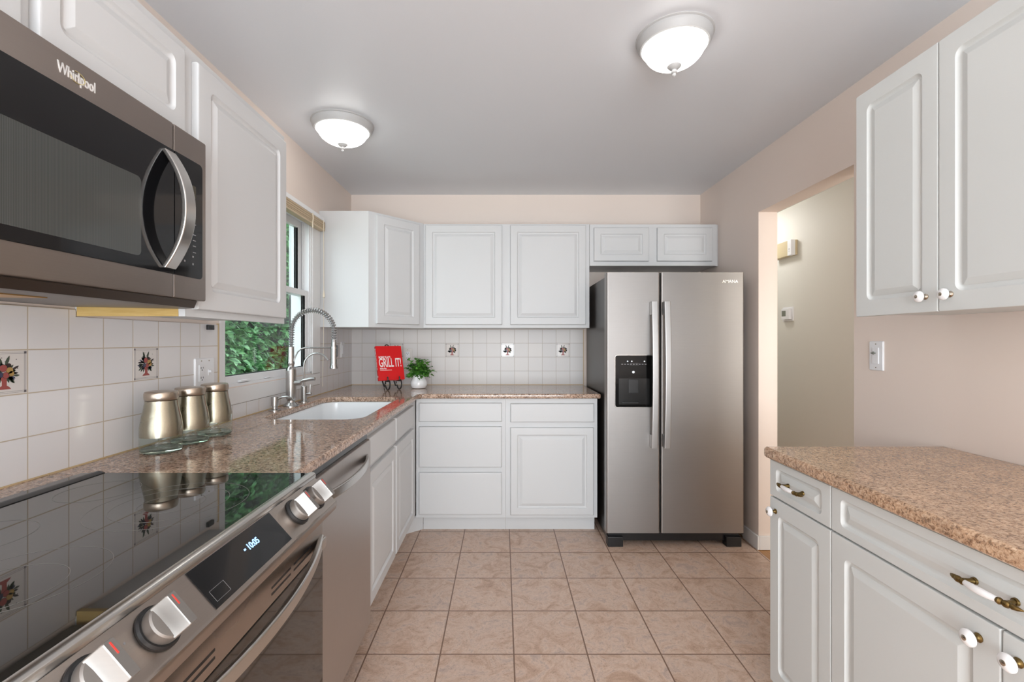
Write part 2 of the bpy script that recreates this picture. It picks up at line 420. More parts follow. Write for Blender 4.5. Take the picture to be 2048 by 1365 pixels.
sash(XL-0.083, XL-0.055, 1.553, WZ1-0.015, top=0.045, bot=0.034)
b = MB(); b.box(XL-0.012, XL+0.003, 2.36, 2.44, 1.584, 1.592, 0.002); b.build('lock', M['vinyl'], s1)
# white board under the window and the flat casing beside it
b = MB(); b.box(XL, XL+0.008, WY0-0.012, 3.0, 0.995, 1.068, 0.002)
structure(b.build('trim_1', M['trim_white']))
b = MB(); b.box(XL, XL+0.010, WY1, 2.998, 1.070, 2.06, 0.002)
structure(b.build('trim_2', M['trim_white']))
# exterior reveal seen through the glass
b = MB(); b.box(XL-0.135, XL-0.1205, WY1-0.012, WY1+0.09, 0.98, 2.15, 0.003); b.box(XL-0.135, XL-0.1205, WY0-0.09, WY0+0.012, 0.98, 2.15, 0.003)
b.box(XL-0.135, XL-0.1205, WY0+0.012, WY1-0.012, 0.98, WZ0+0.012, 0.003)
structure(b.build('trim_3', M['siding_out']))

# ---- blind pulled up over the window
bl = thing('window_blind', 'tan slatted blind pulled up tight under a white headrail above the sink window', 'blind', (XL, 2.45, 1.99))
b = MB(); b.box(-1.19, -1.153, 1.96, 2.985, 2.048, 2.074, 0.003); b.build('headrail', M['vinyl'], bl)
b = MB()
for k in range(11): b.box(-1.189+0.001*(k % 2), -1.151+0.001*(k % 3), 1.965, 2.982, 2.046-0.0042*(k+1), 2.046-0.0042*k-0.0012)
b.build('slats', M['tan_slat'], bl)
b = MB(); b.box(-1.188, -1.15, 1.965, 2.982, 1.986, 1.999, 0.003); b.build('bottom_rail', M['tan_slat'], bl)
b = MB(); b.tube([(-1.146, 2.945, 2.05), (-1.145, 2.948, 1.8), (-1.146, 2.95, 1.6)], 0.0022, 6)
b.tube([(-1.146, 2.95, 1.55), (-1.149, 2.955, 1.3), (-1.152, 2.95, 1.10), (-1.15, 2.94, 0.985)], 0.0014, 6)
b.lathe([(0.001, 0), (0.0065, 0.004), (0.007, 0.02), (0.003, 0.05)], (-1.146, 2.95, 1.55), 10); b.build('pull_cord', M['cord'], bl)
b = MB(); b.tube([(-1.148, 2.78, 2.05), (-1.146, 2.785, 2.02), (-1.148, 2.78, 1.99), (-1.145, 2.775, 1.96)], 0.004, 6); b.build('cord_knot', M['cord'], bl)

# ================================================================= BACKSPLASH
def backsplash(nm, boxes, m, label, caulks):
    b = MB()
    for bx in boxes: b.box(*bx)
    o = tag(b.build(nm, m, smooth=False), label, 'backsplash')
    b = MB()
    for bx in caulks: b.box(*bx)
    b.build('caulk_line', M['caulk'], o, smooth=False)
    return o
TH = 0.006
bsl = backsplash('backsplash', [(XL+0.0006, XL+TH, 0.0, 1.925, CT, 1.345), (XL+0.0006, XL+TH, 0.0, 1.284, 1.345, 1.366), (XL+0.0006, XL+TH, 1.925, 3.0, CT, 0.993), (XL+0.0006, XL+TH, 3.0, YB-TH-0.0006, CT, 1.3655)], M['tiles_left'],
    'shiny white square tile backsplash on the left wall behind the range and canisters',
    [(XL+TH-0.001, XL+TH+0.004, 0.0, YB, CT-0.001, CT+0.003), (XL, XL+TH+0.001, 1.925, 1.931, CT, 1.35)])
bsb = backsplash('backsplash', [(XL+TH+0.0003, 0.637, YB-TH, YB-0.0006, CT, 1.3655)], M['tiles_back'],
    'white square tile backsplash on the back wall behind the cookbook and plant',
    [(XL+TH, 0.637, YB-TH-0.004, YB-TH+0.001, CT-0.001, CT+0.003), (0.637, 0.642, YB-TH-0.001, YB-0.0006, CT, 1.3655)])

# decorative tiles: a print of a fruit basket inside a thin line frame
DECO = [mat('deco_ground', lin((222, 216, 212)), 0.13), mat('deco_line', lin((128, 122, 126)), 0.3), mat('deco_green', lin((70, 80, 66)), 0.4),
        mat('deco_red', lin((160, 82, 78)), 0.4), mat('deco_ochre', lin((176, 142, 84)), 0.4), mat('deco_blue', lin((66, 68, 92)), 0.4), mat('deco_dark', lin((52, 42, 42)), 0.4)]
def deco(F, label, group, seed, bold=1.0):
    rnd = random.Random(seed)
    b = MB(); b.M = F
    b.box(0.0015, 0.108, 0.0015, 0.108, TH-0.001, TH+0.0006, 0.0004)
    o = tag(b.build('decorative_tile', DECO[0]), label, 'tile', group)
    b = MB(); b.M = F; d0 = TH+0.0006
    def poly(pts, mi, d):
        b.mi = mi; b.prism(pts, d, d+0.00018)
    def disc(u, v, r, mi, d): poly([(u+r*math.cos(a*PI/6), v+r*math.sin(a*PI/6)) for a in range(12)], mi, d)
    def leaf(u, v, L, wd, ang, mi, d):
        ps = []
        for k in range(9):
            s = k/8; ps.append((s*L, wd*math.sin(PI*s)))
        for k in range(7, 0, -1):
            s = k/8; ps.append((s*L, -wd*math.sin(PI*s)))
        ca, sa = math.cos(ang), math.sin(ang)
        poly([(u+p*ca-q*sa, v+p*sa+q*ca) for p, q in ps], mi, d)
    lw = 0.0007*bold
    for e in (0.005, 0.0085):
        for q in ((0.003, 0.1065, e, e+lw), (0.003, 0.1065, 0.1095-e-lw, 0.1095-e)):
            b.mi = 1; b.box(q[0], q[1], q[2], q[3], d0, d0+0.0002); b.box(q[2], q[3], q[0], q[1], d0, d0+0.0002)
    for cx in (0.004, 0.1): 
        for cy in (0.004, 0.1): b.mi = 1; b.box(cx, cx+0.0055, cy, cy+0.0055, d0, d0+0.0002)
    # foot and bowl of the basket
    poly([(0.038, 0.015), (0.070, 0.015), (0.066, 0.020), (0.060, 0.024), (0.060, 0.034), (0.066, 0.046), (0.044, 0.046), (0.049, 0.034), (0.049, 0.024), (0.042, 0.020)], 3, d0)
    for k in range(58):
        a = rnd.uniform(-0.95, PI+0.95); rr_ = rnd.uniform(0.004, 0.020)
        u = 0.054+rr_*1.1*math.cos(a); v = 0.052+rr_*0.8*math.sin(a)
        leaf(u, v, rnd.uniform(0.010, 0.020), 0.0027*bold, a+rnd.uniform(-0.5, 0.5), rnd.choice([2, 2, 5, 6, 2]), d0+0.0002)
    leaf(0.050, 0.070, 0.028, 0.0038, 1.95, 2, d0+0.0002); leaf(0.056, 0.070, 0.028, 0.0038, 1.2, 2, d0+0.0002)
    for (u, v, r, mi) in ((0.052, 0.066, 0.0085, 3), (0.066, 0.060, 0.008, 4), (0.058, 0.049, 0.0075, 3), (0.070, 0.052, 0.0065, 4), (0.046, 0.050, 0.006, 5), (0.064, 0.072, 0.005, 6)):
        disc(u, v, r+0.0007, 6, d0+0.0004); disc(u, v, r, mi, d0+0.0006)
    for k in range(7): disc(0.054+rnd.uniform(-0.035, 0.035), 0.055+rnd.uniform(-0.01, 0.042), 0.0012, 6, d0)
    b.build('fruit_print', DECO, o, smooth=False)
    return o
gl = 'fruit tiles in the left backsplash'; gb = 'fruit tiles in the back wall backsplash'
deco(FL(XL, 1.154-0.1095, 0.928+0.219), 'white tile printed with a fruit basket, above the cooktop at the left edge', gl, 3)
deco(FL(XL, 1.154+3*0.1095, 0.928+0.219), 'white tile printed with a fruit basket, above the metal canisters', gl, 3)
deco(FB(-0.4525-4*0.1095, YB, 0.928+0.219), 'fruit basket tile mostly hidden behind the red cookbook', gb, 5, 1.5)
deco(FB(-0.4525, YB, 0.928+0.219), 'fruit basket tile just right of the potted plant', gb, 5, 1.5)
deco(FB(-0.4525+4*0.1095, YB, 0.928+0.219), 'fruit basket tile in the middle of the back wall counter', gb, 5, 1.5)
deco(FB(-0.4525+8*0.1095, YB, 0.928+0.219), 'fruit basket tile nearest the refrigerator', gb, 5, 1.5)

# ================================================================= CABINETS
G = 0.0006
def cab(name, label, loc): return thing(name, label, 'cabinet', loc)
# --- back wall uppers
c = cab('wall_cabinet', 'white two-door wall cabinet above the back counter, between the corner cabinet and the refrigerator', (0.03, YB, 1.369))
b = MB(); b.box(-0.572, 0.629, 3.33, YB-0.001, 1.369, 2.122, 0.0015); b.build('body', M['cab_white'], c)
for x0, x1 in ((-0.556, -0.003), (0.056, 0.601)):
    b = MB(); raised(b, x1-x0, 2.110-1.392, 0.02, FB(x0, 3.33-G, 1.392), 0.052, rad=0.003); b.build('door', M['cab_white'], c)
# --- diagonal corner cabinet
c = cab('corner_cabinet', 'white diagonal corner wall cabinet with one narrow door above the cookbook', (-0.9, 3.3, 1.366))
P = [(-0.874, 3.0), (XL+0.001, 3.0), (XL+0.001, YB-0.001), (-0.573, YB-0.001), (-0.573, 3.331)]
b = MB(); b.prism(P, 1.366, 2.125); b.build('body', M['cab_white'], c)
dv = Vector((0.301, 0.331, 0)); L = dv.length; dv.normalize(); nv = Vector((dv.y, -dv.x, 0))
o0 = Vector((-0.874, 3.0, 1.39))+dv*0.052+nv*G
b = MB(); raised(b, L-0.10, 2.108-1.39, 0.02, frameM(o0, dv, (0, 0, 1), nv), 0.055, rad=0.003); b.build('door', M['cab_white'], c)
# --- over the refrigerator
c = cab('wall_cabinet', 'short white two-door cabinet above the refrigerator', (1.09, YB, 1.819))
b = MB(); b.box(0.631, 1.549, 3.33, YB-0.001, 1.819, 2.12, 0.0015); b.box(1.549, XR-0.001, 3.345, 3.36, 1.819, 2.12)
b.build('body', M['cab_white'], c)
for x0, x1 in ((0.659, 1.056), (1.115, 1.513)):
    b = MB(); raised(b, x1-x0, 0.243, 0.02, FB(x0, 3.33-G, 1.850), 0.048, rad=0.003); b.build('door', M['cab_white'], c)
# --- left wall uppers
c = cab('wall_cabinet', 'white single-door wall cabinet between the microwave and the window', (XL, 1.58, 1.347))
b = MB(); b.box(XL+0.001, -0.888, 1.2865, 1.872, 1.36, 2.107, 0.001); b.box(-0.906, -0.888, 1.2865, 1.872, 1.347, 1.361); b.build('body', M['cab_white'], c)
b = MB(); b.box(XL+TH+0.001, -0.9065, 1.2855, 1.300, 1.3475, 1.3855); b.build('raw_edge', M['raw_wood'], c)
b = MB(); raised(b, 0.538, 2.076-1.368, 0.02, FL(-0.888+G, 1.313, 1.368), 0.058, rad=0.018); b.build('door', M['cab_white'], c)
c = cab('wall_cabinet', 'short white two-door cabinet above the microwave', (XL, 0.9, 1.83))
b = MB(); b.box(XL+0.001, -0.888, 0.52, 1.2855, 1.832, 2.107, 0.001); b.build('body', M['cab_white'], c)
for y0, y1 in ((0.535, 0.833), (0.862, 1.262)):
    b = MB(); raised(b, y1-y0, 2.075-1.845, 0.02, FL(-0.888+G, y0, 1.845), 0.042, rad=0.018); b.build('door', M['cab_white'], c)
# --- back base cabinets
YFR = 3.05
def openbody(b, x0, x1, y0, y1, z0, z1, t=0.018):
    b.box(x0, x0+t, y0, y1, z0, z1); b.box(x1-t, x1, y0, y1, z0, z1); b.box(x0+t, x1-t, y0, y1, z0, z0+t)
c = cab('drawer_cabinet', 'white three-drawer base cabinet under the back counter', (-0.28, 3.3, 0))
b = MB(); b.box(-0.572, 0.0195, YFR, YB-0.001, 0.104, 0.896); b.build('body', M['cab_white'], c, smooth=False)
b = MB(); b.box(-0.535, 0.0195, 3.115, 3.13, 0.0, 0.1035); b.build('toe_kick', M['cab_white'], c, smooth=False)
for z0, z1 in ((0.742, 0.866), (0.440, 0.710), (0.128, 0.407)):
    b = MB(); slab(b, 0.548, z1-z0, 0.02, FB(-0.552, YFR-G, z0), 0.009); b.build('drawer', M['cab_white'], c)
c = cab('base_cabinet', 'white base cabinet with one drawer over one raised-panel door, beside the refrigerator', (0.33, 3.3, 0))
b = MB(); b.box(0.0205, 0.628, YFR, YB-0.001, 0.104, 0.896); b.build('body', M['cab_white'], c, smooth=False)
b = MB(); b.box(0.0205, 0.622, 3.115, 3.13, 0.0, 0.1035); b.build('toe_kick', M['cab_white'], c, smooth=False)
b = MB(); slab(b, 0.553, 0.124, 0.02, FB(0.052, YFR-G, 0.738), 0.009); b.build('drawer', M['cab_white'], c)
b = MB(); raised(b, 0.551, 0.703-0.125, 0.02, FB(0.052, YFR-G, 0.125), 0.048, rad=0.004, edge=0.008); b.build('door', M['cab_white'], c)
# --- sink base on the left
XFR = -0.577
c = cab('sink_cabinet', 'white two-door sink base cabinet with two false drawer fronts on the left run', (-0.88, 2.5, 0))
b = MB()
b.box(XL+0.02, XFR-0.018, 1.906, 1.924, 0.104, 0.896); b.box(XL+0.02, XFR-0.018, 3.03, 3.048, 0.104, 0.896)
b.box(XL+0.02, XFR-0.018, 1.924, 3.03, 0.104, 0.122); b.box(XFR-0.018, XFR, 1.906, 3.048, 0.125, 0.896)
b.build('body', M['cab_white'], c, smooth=False)
b = MB(); b.box(-0.66, -0.646, 1.906, 3.027, 0, 0.103)
b.prism([(-0.646, 3.027), (-0.537, 3.116), (-0.546, 3.127), (-0.655, 3.038)], 0, 0.103); b.build('toe_kick', M['cab_white'], c, smooth=False)
for y0, y1 in ((1.912, 2.400), (2.424, 2.905)):
    b = MB(); slab(b, y1-y0, 0.122, 0.02, FL(XFR+G, y0, 0.748), 0.008); b.build('drawer_front', M['cab_white'], c)
    b = MB(); raised(b, y1-y0, 0.724-0.150, 0.02, FL(XFR+G, y0, 0.150), 0.055, rad=0.004, edge=0.008); b.build('door', M['cab_white'], c)
b = MB(); b.box(XL+0.02, -0.59, 1.2025, 1.283, 0.0, 0.896); tag(b.build('filler_panel', M['cab_white'], smooth=False), 'narrow white filler panel between the range and the dishwasher', 'panel')

# --- brass and porcelain hardware
def knob(F, parent, metal, name='knob'):
    b = MB(); b.M = F @ Matrix.Identity(4)
    b.mi = 0; b.lathe([(0.0085, 0), (0.009, 0.002), (0.0065, 0.004), (0.0045, 0.007), (0.0045, 0.014), (0.006, 0.0155)], seg=20)
    b.mi = 1; b.lathe([(0.005, 0.0145), (0.0125, 0.0165), (0.0165, 0.0205), (0.0165, 0.0235), (0.013, 0.0275), (0.006, 0.030), (0.0045, 0.0302)], seg=28)
    b.mi = 2; b.lathe([(0.0052, 0.0295), (0.0052, 0.031), (0.003, 0.0322), (0.0001, 0.0325)], seg=16)
    return b.build(name, [metal, M['porcelain'], M['nickel']], parent)
def pull(F, parent):
    """bar pull: brass posts and finials with a white porcelain grip"""
    b = MB(); b.M = F; L = 0.046; H = 0.026
    b.mi = 0
    for s in (-1, 1):
        b.tube([(s*L*0.80, 0, 0), (s*L*0.80, 0, 0.004)], [0.0075, 0.0065], 14)
        b.tube([(s*L*0.80, 0, 0.003), (s*L*0.84, 0, 0.012), (s*L*0.88, 0, H)], [0.0052, 0.0040, 0.0048], 12)
        b.tube([(s*0.030, 0, H+0.001), (s*0.034, 0, H+0.001), (s*0.038, 0, H), (s*0.042, 0, H), (s*0.047, 0, H-0.001), (s*0.050, 0, H-0.001), (s*0.053, 0, H-0.002), (s*0.060, 0, H-0.004), (s*0.067, 0, H-0.007)],
               [0.0058, 0.0068, 0.0046, 0.0066, 0.0066, 0.0038, 0.0052, 0.0040, 0.0010], 12)
    b.mi = 1
    n = 13
    b.tube([(-0.032+0.064*k/(n-1), 0, H+0.004*math.sin(PI*k/(n-1))) for k in range(n)], [0.0052+0.0022*math.sin(PI*k/(n-1)) for k in range(n)], 16)
    return b.build('handle', [M['brass'], M['porcelain']], parent)
# --- right wall upper
XU = 1.265
c = cab('wall_cabinet', 'white two-door wall cabinet with porcelain knobs on the right wall', (XR, 1.3, 1.366))
b = MB(); b.box(XU, XR-0.001, 0.99, 1.62, 1.368, 2.13, 0.001); b.build('body', M['cab_right'], c)
for k, (y0, y1) in enumerate(((1.316, 1.62), (0.995, 1.313))):
    b = MB(); raised(b, y1-y0, 2.134-1.362, 0.02, FR(XU-G, y1, 1.362), 0.050, rad=0.020, mt=0.055, gd=0.008, edge=0.003); d = b.build('door', M['cab_right'], c)
    knob(FR(XU-0.0206, (1.352, 1.277)[k], 1.408), d, M['nickel'])
# --- right base cabinets
XD = 0.962; RT = 0.905
c = cab('base_cabinet', 'narrow white base cabinet with short drawer and one door, nearest the doorway', (1.25, 1.47, 0))
b = MB(); b.box(XD, XR-0.001, 1.3195, 1.62, 0.085, 0.868); b.box(XD+0.06, XR-0.001, 1.3195, 1.615, 0.0, 0.085); b.build('body', M['cab_right'], c, smooth=False)
b = MB(); raised(b, 0.299, 0.124, 0.02, FR(XD-G, 1.620, 0.738), 0.038, rad=0.012, mt=0.026, edge=0.003); d = b.build('drawer', M['cab_right'], c)
pull(FR(XD-0.0206, 1.478, 0.80), d)
b = MB(); raised(b, 0.299, 0.733-0.088, 0.02, FR(XD-G, 1.620, 0.088), 0.050, rad=0.016, mt=0.055, gd=0.008, edge=0.003); d = b.build('door', M['cab_right'], c)
knob(FR(XD-0.0206, 1.585, 0.690), d, M['brass'])
c = cab('base_cabinet', 'wide white base cabinet with one long drawer over two doors at the right edge', (1.25, 0.87, 0))
b = MB(); b.box(XD, XR-0.001, 0.415, 1.3185, 0.085, 0.868); b.box(XD+0.06, XR-0.001, 0.415, 1.3185, 0.0, 0.085); b.build('body', M['cab_right'], c, smooth=False)
b = MB(); raised(b, 0.896, 0.124, 0.02, FR(XD-G, 1.317, 0.738), 0.038, rad=0.012, mt=0.026, edge=0.003); d = b.build('drawer', M['cab_right'], c)
pull(FR(XD-0.0206, 0.880, 0.80), d)
for y0, y1, ky in ((0.870, 1.317, 0.909), (0.421, 0.867, 0.838)):
    b = MB(); raised(b, y1-y0, 0.733-0.088, 0.02, FR(XD-G, y1, 0.088), 0.052, rad=0.016, mt=0.055, gd=0.008, edge=0.003); d = b.build('door', M['cab_right'], c)
    knob(FR(XD-0.0206, ky, 0.692), d, M['brass'])

# ================================================================= COUNTERTOPS
def counter(name, outer, holes, z0, z1, m, bev=0.009):
    bm = bmesh.new()
    loops = [outer]+holes; eds = []
    for lp in loops:
        vs = [bm.verts.new((x, y, z0)) for x, y in lp]
        for i in range(len(vs)): eds.append(bm.edges.new((vs[i], vs[(i+1) % len(vs)])))
    bmesh.ops.triangle_fill(bm, use_beauty=True, use_dissolve=False, edges=eds)
    fs = list(bm.faces)
    ex = bmesh.ops.extrude_face_region(bm, geom=fs)
    for v in [g for g in ex['geom'] if isinstance(g, bmesh.types.BMVert)]: v.co.z = z1
    bm.normal_update()
    rim = [e for e in bm.edges if len(e.link_faces) == 2 and abs(abs(e.link_faces[0].normal.z)-abs(e.link_faces[1].normal.z)) > 0.5]
    bmesh.ops.bevel(bm, geom=rim, offset=bev, segments=3, affect='EDGES', profile=0.6)
    b = MB(); b.bm.free(); b.bm = bm
    return b.build(name, m, angle=50)
def arcpts(cx, cy, r, a0, a1, n=6): return [(cx+r*math.cos(a0+(a1-a0)*k/n), cy+r*math.sin(a0+(a1-a0)*k/n)) for k in range(n+1)]
YCF, XCF = 3.012, -0.548
outer = [(XL+TH+0.0005, 1.2005), (XCF, 1.2005), (XCF, YCF-0.03), (XCF+0.03, YCF), (0.642, YCF), (0.642, YB-TH-0.001), (XL+TH+0.0005, YB-TH-0.001)]
hole = [(-1.09, 2.10)]
hole = rr(-1.09, -0.635, 2.05, 2.85, 0.085, 8)
ct = counter('countertop', outer, [hole], 0.897, CT, M['granite_pink'], 0.009)
tag(ct, 'polished pink-brown granite countertop in an L around the sink and along the back wall', 'countertop')
o = counter('countertop', [(XL+TH+0.0005, 0.2), (-1.1005, 0.2), (-1.1005, 1.1995), (XL+TH+0.0005, 1.1995)], [], 0.897, CT, M['granite_pink'], 0.003)
tag(o, 'narrow granite strip between the cooktop and the tiled wall', 'countertop')
o = counter('countertop', [(XR-0.0005, 0.35), (XR-0.0005, 1.632)]+arcpts(0.92+0.02, 1.632-0.02, 0.02, PI/2, PI)+[(0.92, 0.35)], [], 0.869, RT, M['granite_tan'], 0.012)
tag(o, 'speckled tan granite countertop on the right-hand base cabinets', 'countertop')

# ================================================================= SINK
s = thing('sink', 'white undermount sink basin set in the left granite counter', 'sink', (-0.86, 2.45, 0.72))
b = MB()
def ring(g, z, r): return [(x, y, z) for x, y in rr(-1.09-g, -0.635+g, 2.05-g, 2.85+g, r, 8)]
b.loft([ring(0.022, 0.880, 0.10), ring(0.022, 0.8965, 0.10), ring(0.004, 0.8965, 0.088), ring(0.0, 0.888, 0.085), ring(-0.006, 0.80, 0.08), ring(-0.014, 0.735, 0.075), ring(-0.045, 0.713, 0.06), ring(-0.12, 0.708, 0.04),
        ring(-0.20, 0.706, 0.02)], cap0=False, cap1=True)
b.build('basin', M['sink_white'], s)
b = MB(); b.lathe([(0.045, 0), (0.045, 0.003), (0.036, 0.003), (0.033, 0.0015), (0.001, 0.0015)], (-0.86, 2.5, 0.7062), 24); b.build('drain', M['chrome'], s)

# ================================================================= FAUCETS
NK = M['faucet_nickel']
fx, fy = -1.128, 2.453
f = thing('faucet', 'tall brushed steel spring-neck pull-down faucet behind the sink', 'faucet', (fx, fy, CT))
b = MB()
b.lathe([(0.040, 0), (0.040, 0.006), (0.034, 0.010), (0.021, 0.022), (0.019, 0.032), (0.0255, 0.045), (0.0255, 0.19), (0.0235, 0.203), (0.016, 0.213), (0.0165, 0.222), (0.0185, 0.228),
         (0.0185, 0.232), (0.017, 0.236), (0.0155, 0.315), (0.012, 0.316)], (fx, fy, CT), 32)
b.build('body', NK, f)
xh = -0.899; ra = (xh-(fx+0.004))/2; xc = (xh+fx+0.004)/2
path = []
z0, zc = CT+0.312, 1.328
for k in range(9): path.append((fx+0.004*k/8, z0+(zc-z0)*k/8))
for k in range(1, 25):
    a = PI-PI*k/24; path.append((xc+ra*math.cos(a), zc+ra*math.sin(a)))
for k in range(1, 4): path.append((xh, zc-0.015*k))
P3 = [Vector((p[0], fy, p[1])) for p in path]
b = MB(); b.tube(P3, 0.0085, 10); b.build('hose', mat('hose_grey', lin((120, 120, 120)), 0.5), f)
# spring wound around the hose
cum = [0]
for a, c2 in zip(P3, P3[1:]): cum.append(cum[-1]+(c2-a).length)
tot = cum[-1]; turns = 38; N = turns*10; sp = []
for k in range(N+1):
    d = tot*k/N
    i = max(j for j in range(len(cum)) if cum[j] <= d+1e-9); i = min(i, len(P3)-2)
    q = (d-cum[i])/(cum[i+1]-cum[i]); p = P3[i].lerp(P3[i+1], q)
    t_ = (P3[i+1]-P3[i]).normalized(); n_ = Vector((-t_.z, 0, t_.x)); a = 2*PI*turns*k/N
    sp.append(p+(n_*math.cos(a)+Vector((0, 1, 0))*math.sin(a))*0.0138)
b = MB(); b.tube(sp, 0.0021, 6); b.build('spring', M['chrome'], f)
b = MB(); b.lathe([(0.011, 0), (0.0115, -0.012), (0.014, -0.016), (0.014, -0.05), (0.0165, -0.056), (0.0165, -0.128), (0.021, -0.150), (0.021, -0.156), (0.017, -0.158)], (xh, fy, zc-0.042), 26)
b.build('spray_head', NK, f)
b = MB(); b.box(xh+0.013, xh+0.021, fy-0.006, fy+0.006, zc-0.135, zc-0.075, 0.003); b.build('spray_button', M['black'], f)
b = MB(); pts = [(fx+0.015, fy, CT+0.240), (fx+0.022, fy, CT+0.262), (fx+0.036, fy, CT+0.290), (fx+0.055, fy, CT+0.306), (fx+0.08, fy, CT+0.312), (xh-0.012, fy, CT+0.312)]
b.tube(pts, 0.0042, 8); b.lathe([(0.0185, -0.006), (0.0185, 0.006)], (xh, fy, CT+0.312), 24); b.build('support_arm', NK, f)
b = MB(); b.tube([(fx+0.02, fy, CT+0.125), (fx+0.052, fy, CT+0.125)], [0.0155, 0.0135], 20)
b.tube([(fx+0.046, fy, CT+0.128), (fx+0.065, fy, CT+0.138), (fx+0.10, fy, CT+0.144), (fx+0.128, fy, CT+0.146)], [0.007, 0.009, 0.010, 0.0085], 14); b.build('lever', NK, f)
gx, gy = -1.136, 2.633
f = thing('filter_tap', 'slim gooseneck water tap standing right of the big faucet', 'tap', (gx, gy, CT))
b = MB(); b.lathe([(0.029, 0), (0.029, 0.004), (0.0165, 0.007), (0.0165, 0.088), (0.012, 0.092), (0.006, 0.093)], (gx, gy, CT), 26); b.build('body', NK, f)
b = MB(); pts = [(gx, gy, CT+0.09), (gx, gy, CT+0.20)]
pts += [(gx+0.073+0.073*math.cos(PI-PI*0.86*k/14), gy, CT+0.205+0.073*math.sin(PI-PI*0.86*k/14)) for k in range(15)]
b.tube(pts, 0.0058, 10); b.build('spout', NK, f)
b = MB(); b.tube([(gx+0.015, gy, CT+0.045), (gx+0.04, gy, CT+0.045)], 0.0075, 12); b.tube([(gx+0.033, gy, CT+0.045), (gx+0.036, gy, CT+0.10)], 0.003, 8); b.build('lever', NK, f)
sx, sy = -1.141, 2.305
f = thing('soap_dispenser', 'short brushed steel soap pump left of the big faucet', 'soap dispenser', (sx, sy, CT))
b = MB(); b.lathe([(0.029, 0), (0.029, 0.004), (0.0135, 0.007), (0.0135, 0.022), (0.0175, 0.024), (0.0175, 0.066), (0.0165, 0.069), (0.001, 0.070)], (sx, sy, CT), 26); b.build('body', NK, f)
b = MB(); b.tube([(sx+0.01, sy, CT+0.056), (sx+0.035, sy, CT+0.066), (sx+0.062, sy, CT+0.068), (sx+0.088, sy, CT+0.060), (sx+0.093, sy, CT+0.052)], [0.0055, 0.0055, 0.005, 0.0045, 0.004], 10); b.build('nozzle', NK, f)

# ================================================================= RANGE
def knobR(y, parent):
    # frame on the sloped panel: u along the range, v up the slope, w outwards
    top = Vector((-0.488, 0, 0.922)); bot = Vector((-0.438, 0, 0.864))
    v = (top-bot).normalized(); w_ = Vector((-v.z, 0, v.x)); w_ = -w_ if w_.x < 0 else w_
    u = Vector((0, 1, 0)); o = (top+bot)/2; o.y = y
    F = frameM(o, u, v, w_)
    b = MB(); b.M = F; b.lathe([(0.0315, 0.0), (0.0315, 0.003), (0.029, 0.006), (0.02, 0.007)], seg=36); k = b.build('knob', M['black'], parent)
    b = MB(); b.M = F; b.lathe([(0.0265, 0.006), (0.0265, 0.019), (0.0245, 0.0215), (0.015, 0.0225), (0.0001, 0.0225)], seg=36)
    b.build('dial', M['steel_satin'], k)
    b = MB(); b.M = F
    L, t = 0.0255, 0.0085
    rings = []
    for d, ll, tt in ((0.02, L, t+0.004), (0.028, L, t+0.001), (0.042, L, t-0.001), (0.044, L-0.001, t-0.002)):
        rings.append([(p, q, d) for p, q in rr(-tt, tt, -ll, ll, 0.002, 3)])
    b.loft(rings); b.build('grip', M['steel_satin'], k)
    b = MB(); b.M = F; b.box(-0.0012, 0.0008, 0.006, 0.022, 0.0438, 0.0444); b.build('pointer_mark', M['red_mark'], k)
R0, R1 = 0.46, 1.199
r = thing('range', 'stainless slide-in electric range with a black glass cooktop and front knobs', 'range', (-0.78, 0.83, 0))
b = MB(); b.box(-1.085, -0.505, R0+0.003, R1-0.002, 0.06, 0.915); b.build('body', M['steel_dark'], r, smooth=False)
b = MB(); b.box(-1.098, -0.5065, R0, R1, 0.9285, 0.934, 0.0012); ck = b.build('cooktop', M['cooktop_glass'], r)
def circ(x, y, rad, wd=0.0009):
    b = MB(); n = 72; z = 0.93405
    for rr0, rr1 in ((rad-wd/2, rad+wd/2),):
        b.loft([[(x+q*math.cos(2*PI*k/n), y+q*math.sin(2*PI*k/n), zz) for k in range(n)] for q, zz in ((rr0, z), (rr0, z+0.00025), (rr1, z+0.00025), (rr1, z))], False, False)
    b.build('burner_ring', M['ring_grey'], ck)
for x, y, rad in ((-0.70, 0.667, 0.104), (-0.70, 0.64, 0.072), (-0.70, 0.975, 0.143), (-0.70, 0.975, 0.105), (-0.70, 0.975, 0.060), (-0.925, 1.055, 0.077), (-0.925, 0.80, 0.085)): circ(x, y, rad)
b = MB(); b.prism([(-1.060, 0.9335), (-1.060, 0.9375), (-1.057, 0.939), (-1.048, 0.939), (-1.036, 0.9355), (-1.036, 0.9335)], R0, R1, frameM((0, 0, 0), (1, 0, 0), (0, 0, 1), (0, 1, 0))); b.build('rear_vent', M['black'], r)
FX = frameM((0, 0, 0), (1, 0, 0), (0, 0, 1), (0, 1, 0))
b = MB(); b.prism([(-0.506, 0.9275), (-0.506, 0.9345), (-0.500, 0.9365), (-0.491, 0.9355), (-0.4865, 0.931), (-0.487, 0.923), (-0.506, 0.916)], R0, R1, FX); b.build('cooktop_rim', M['steel_bright'], r, angle=60)
b = MB(); b.prism([(-0.504, 0.9155), (-0.4885, 0.9215), (-0.438, 0.8645), (-0.433, 0.862), (-0.431, 0.857), (-0.434, 0.842), (-0.450, 0.840), (-0.504, 0.85)], R0, R1, FX); cp = b.build('control_panel', M['steel_range'], r)
v = (Vector((-0.4885, 0, 0.9215))-Vector((-0.438, 0, 0.8645))); SL = v.length; v.normalize(); w_ = Vector((v.z, 0, -v.x))
w_ = w_ if w_.x > 0 else -w_
PF = frameM((-0.438, 0, 0.8645), (0, 1, 0), v, w_)
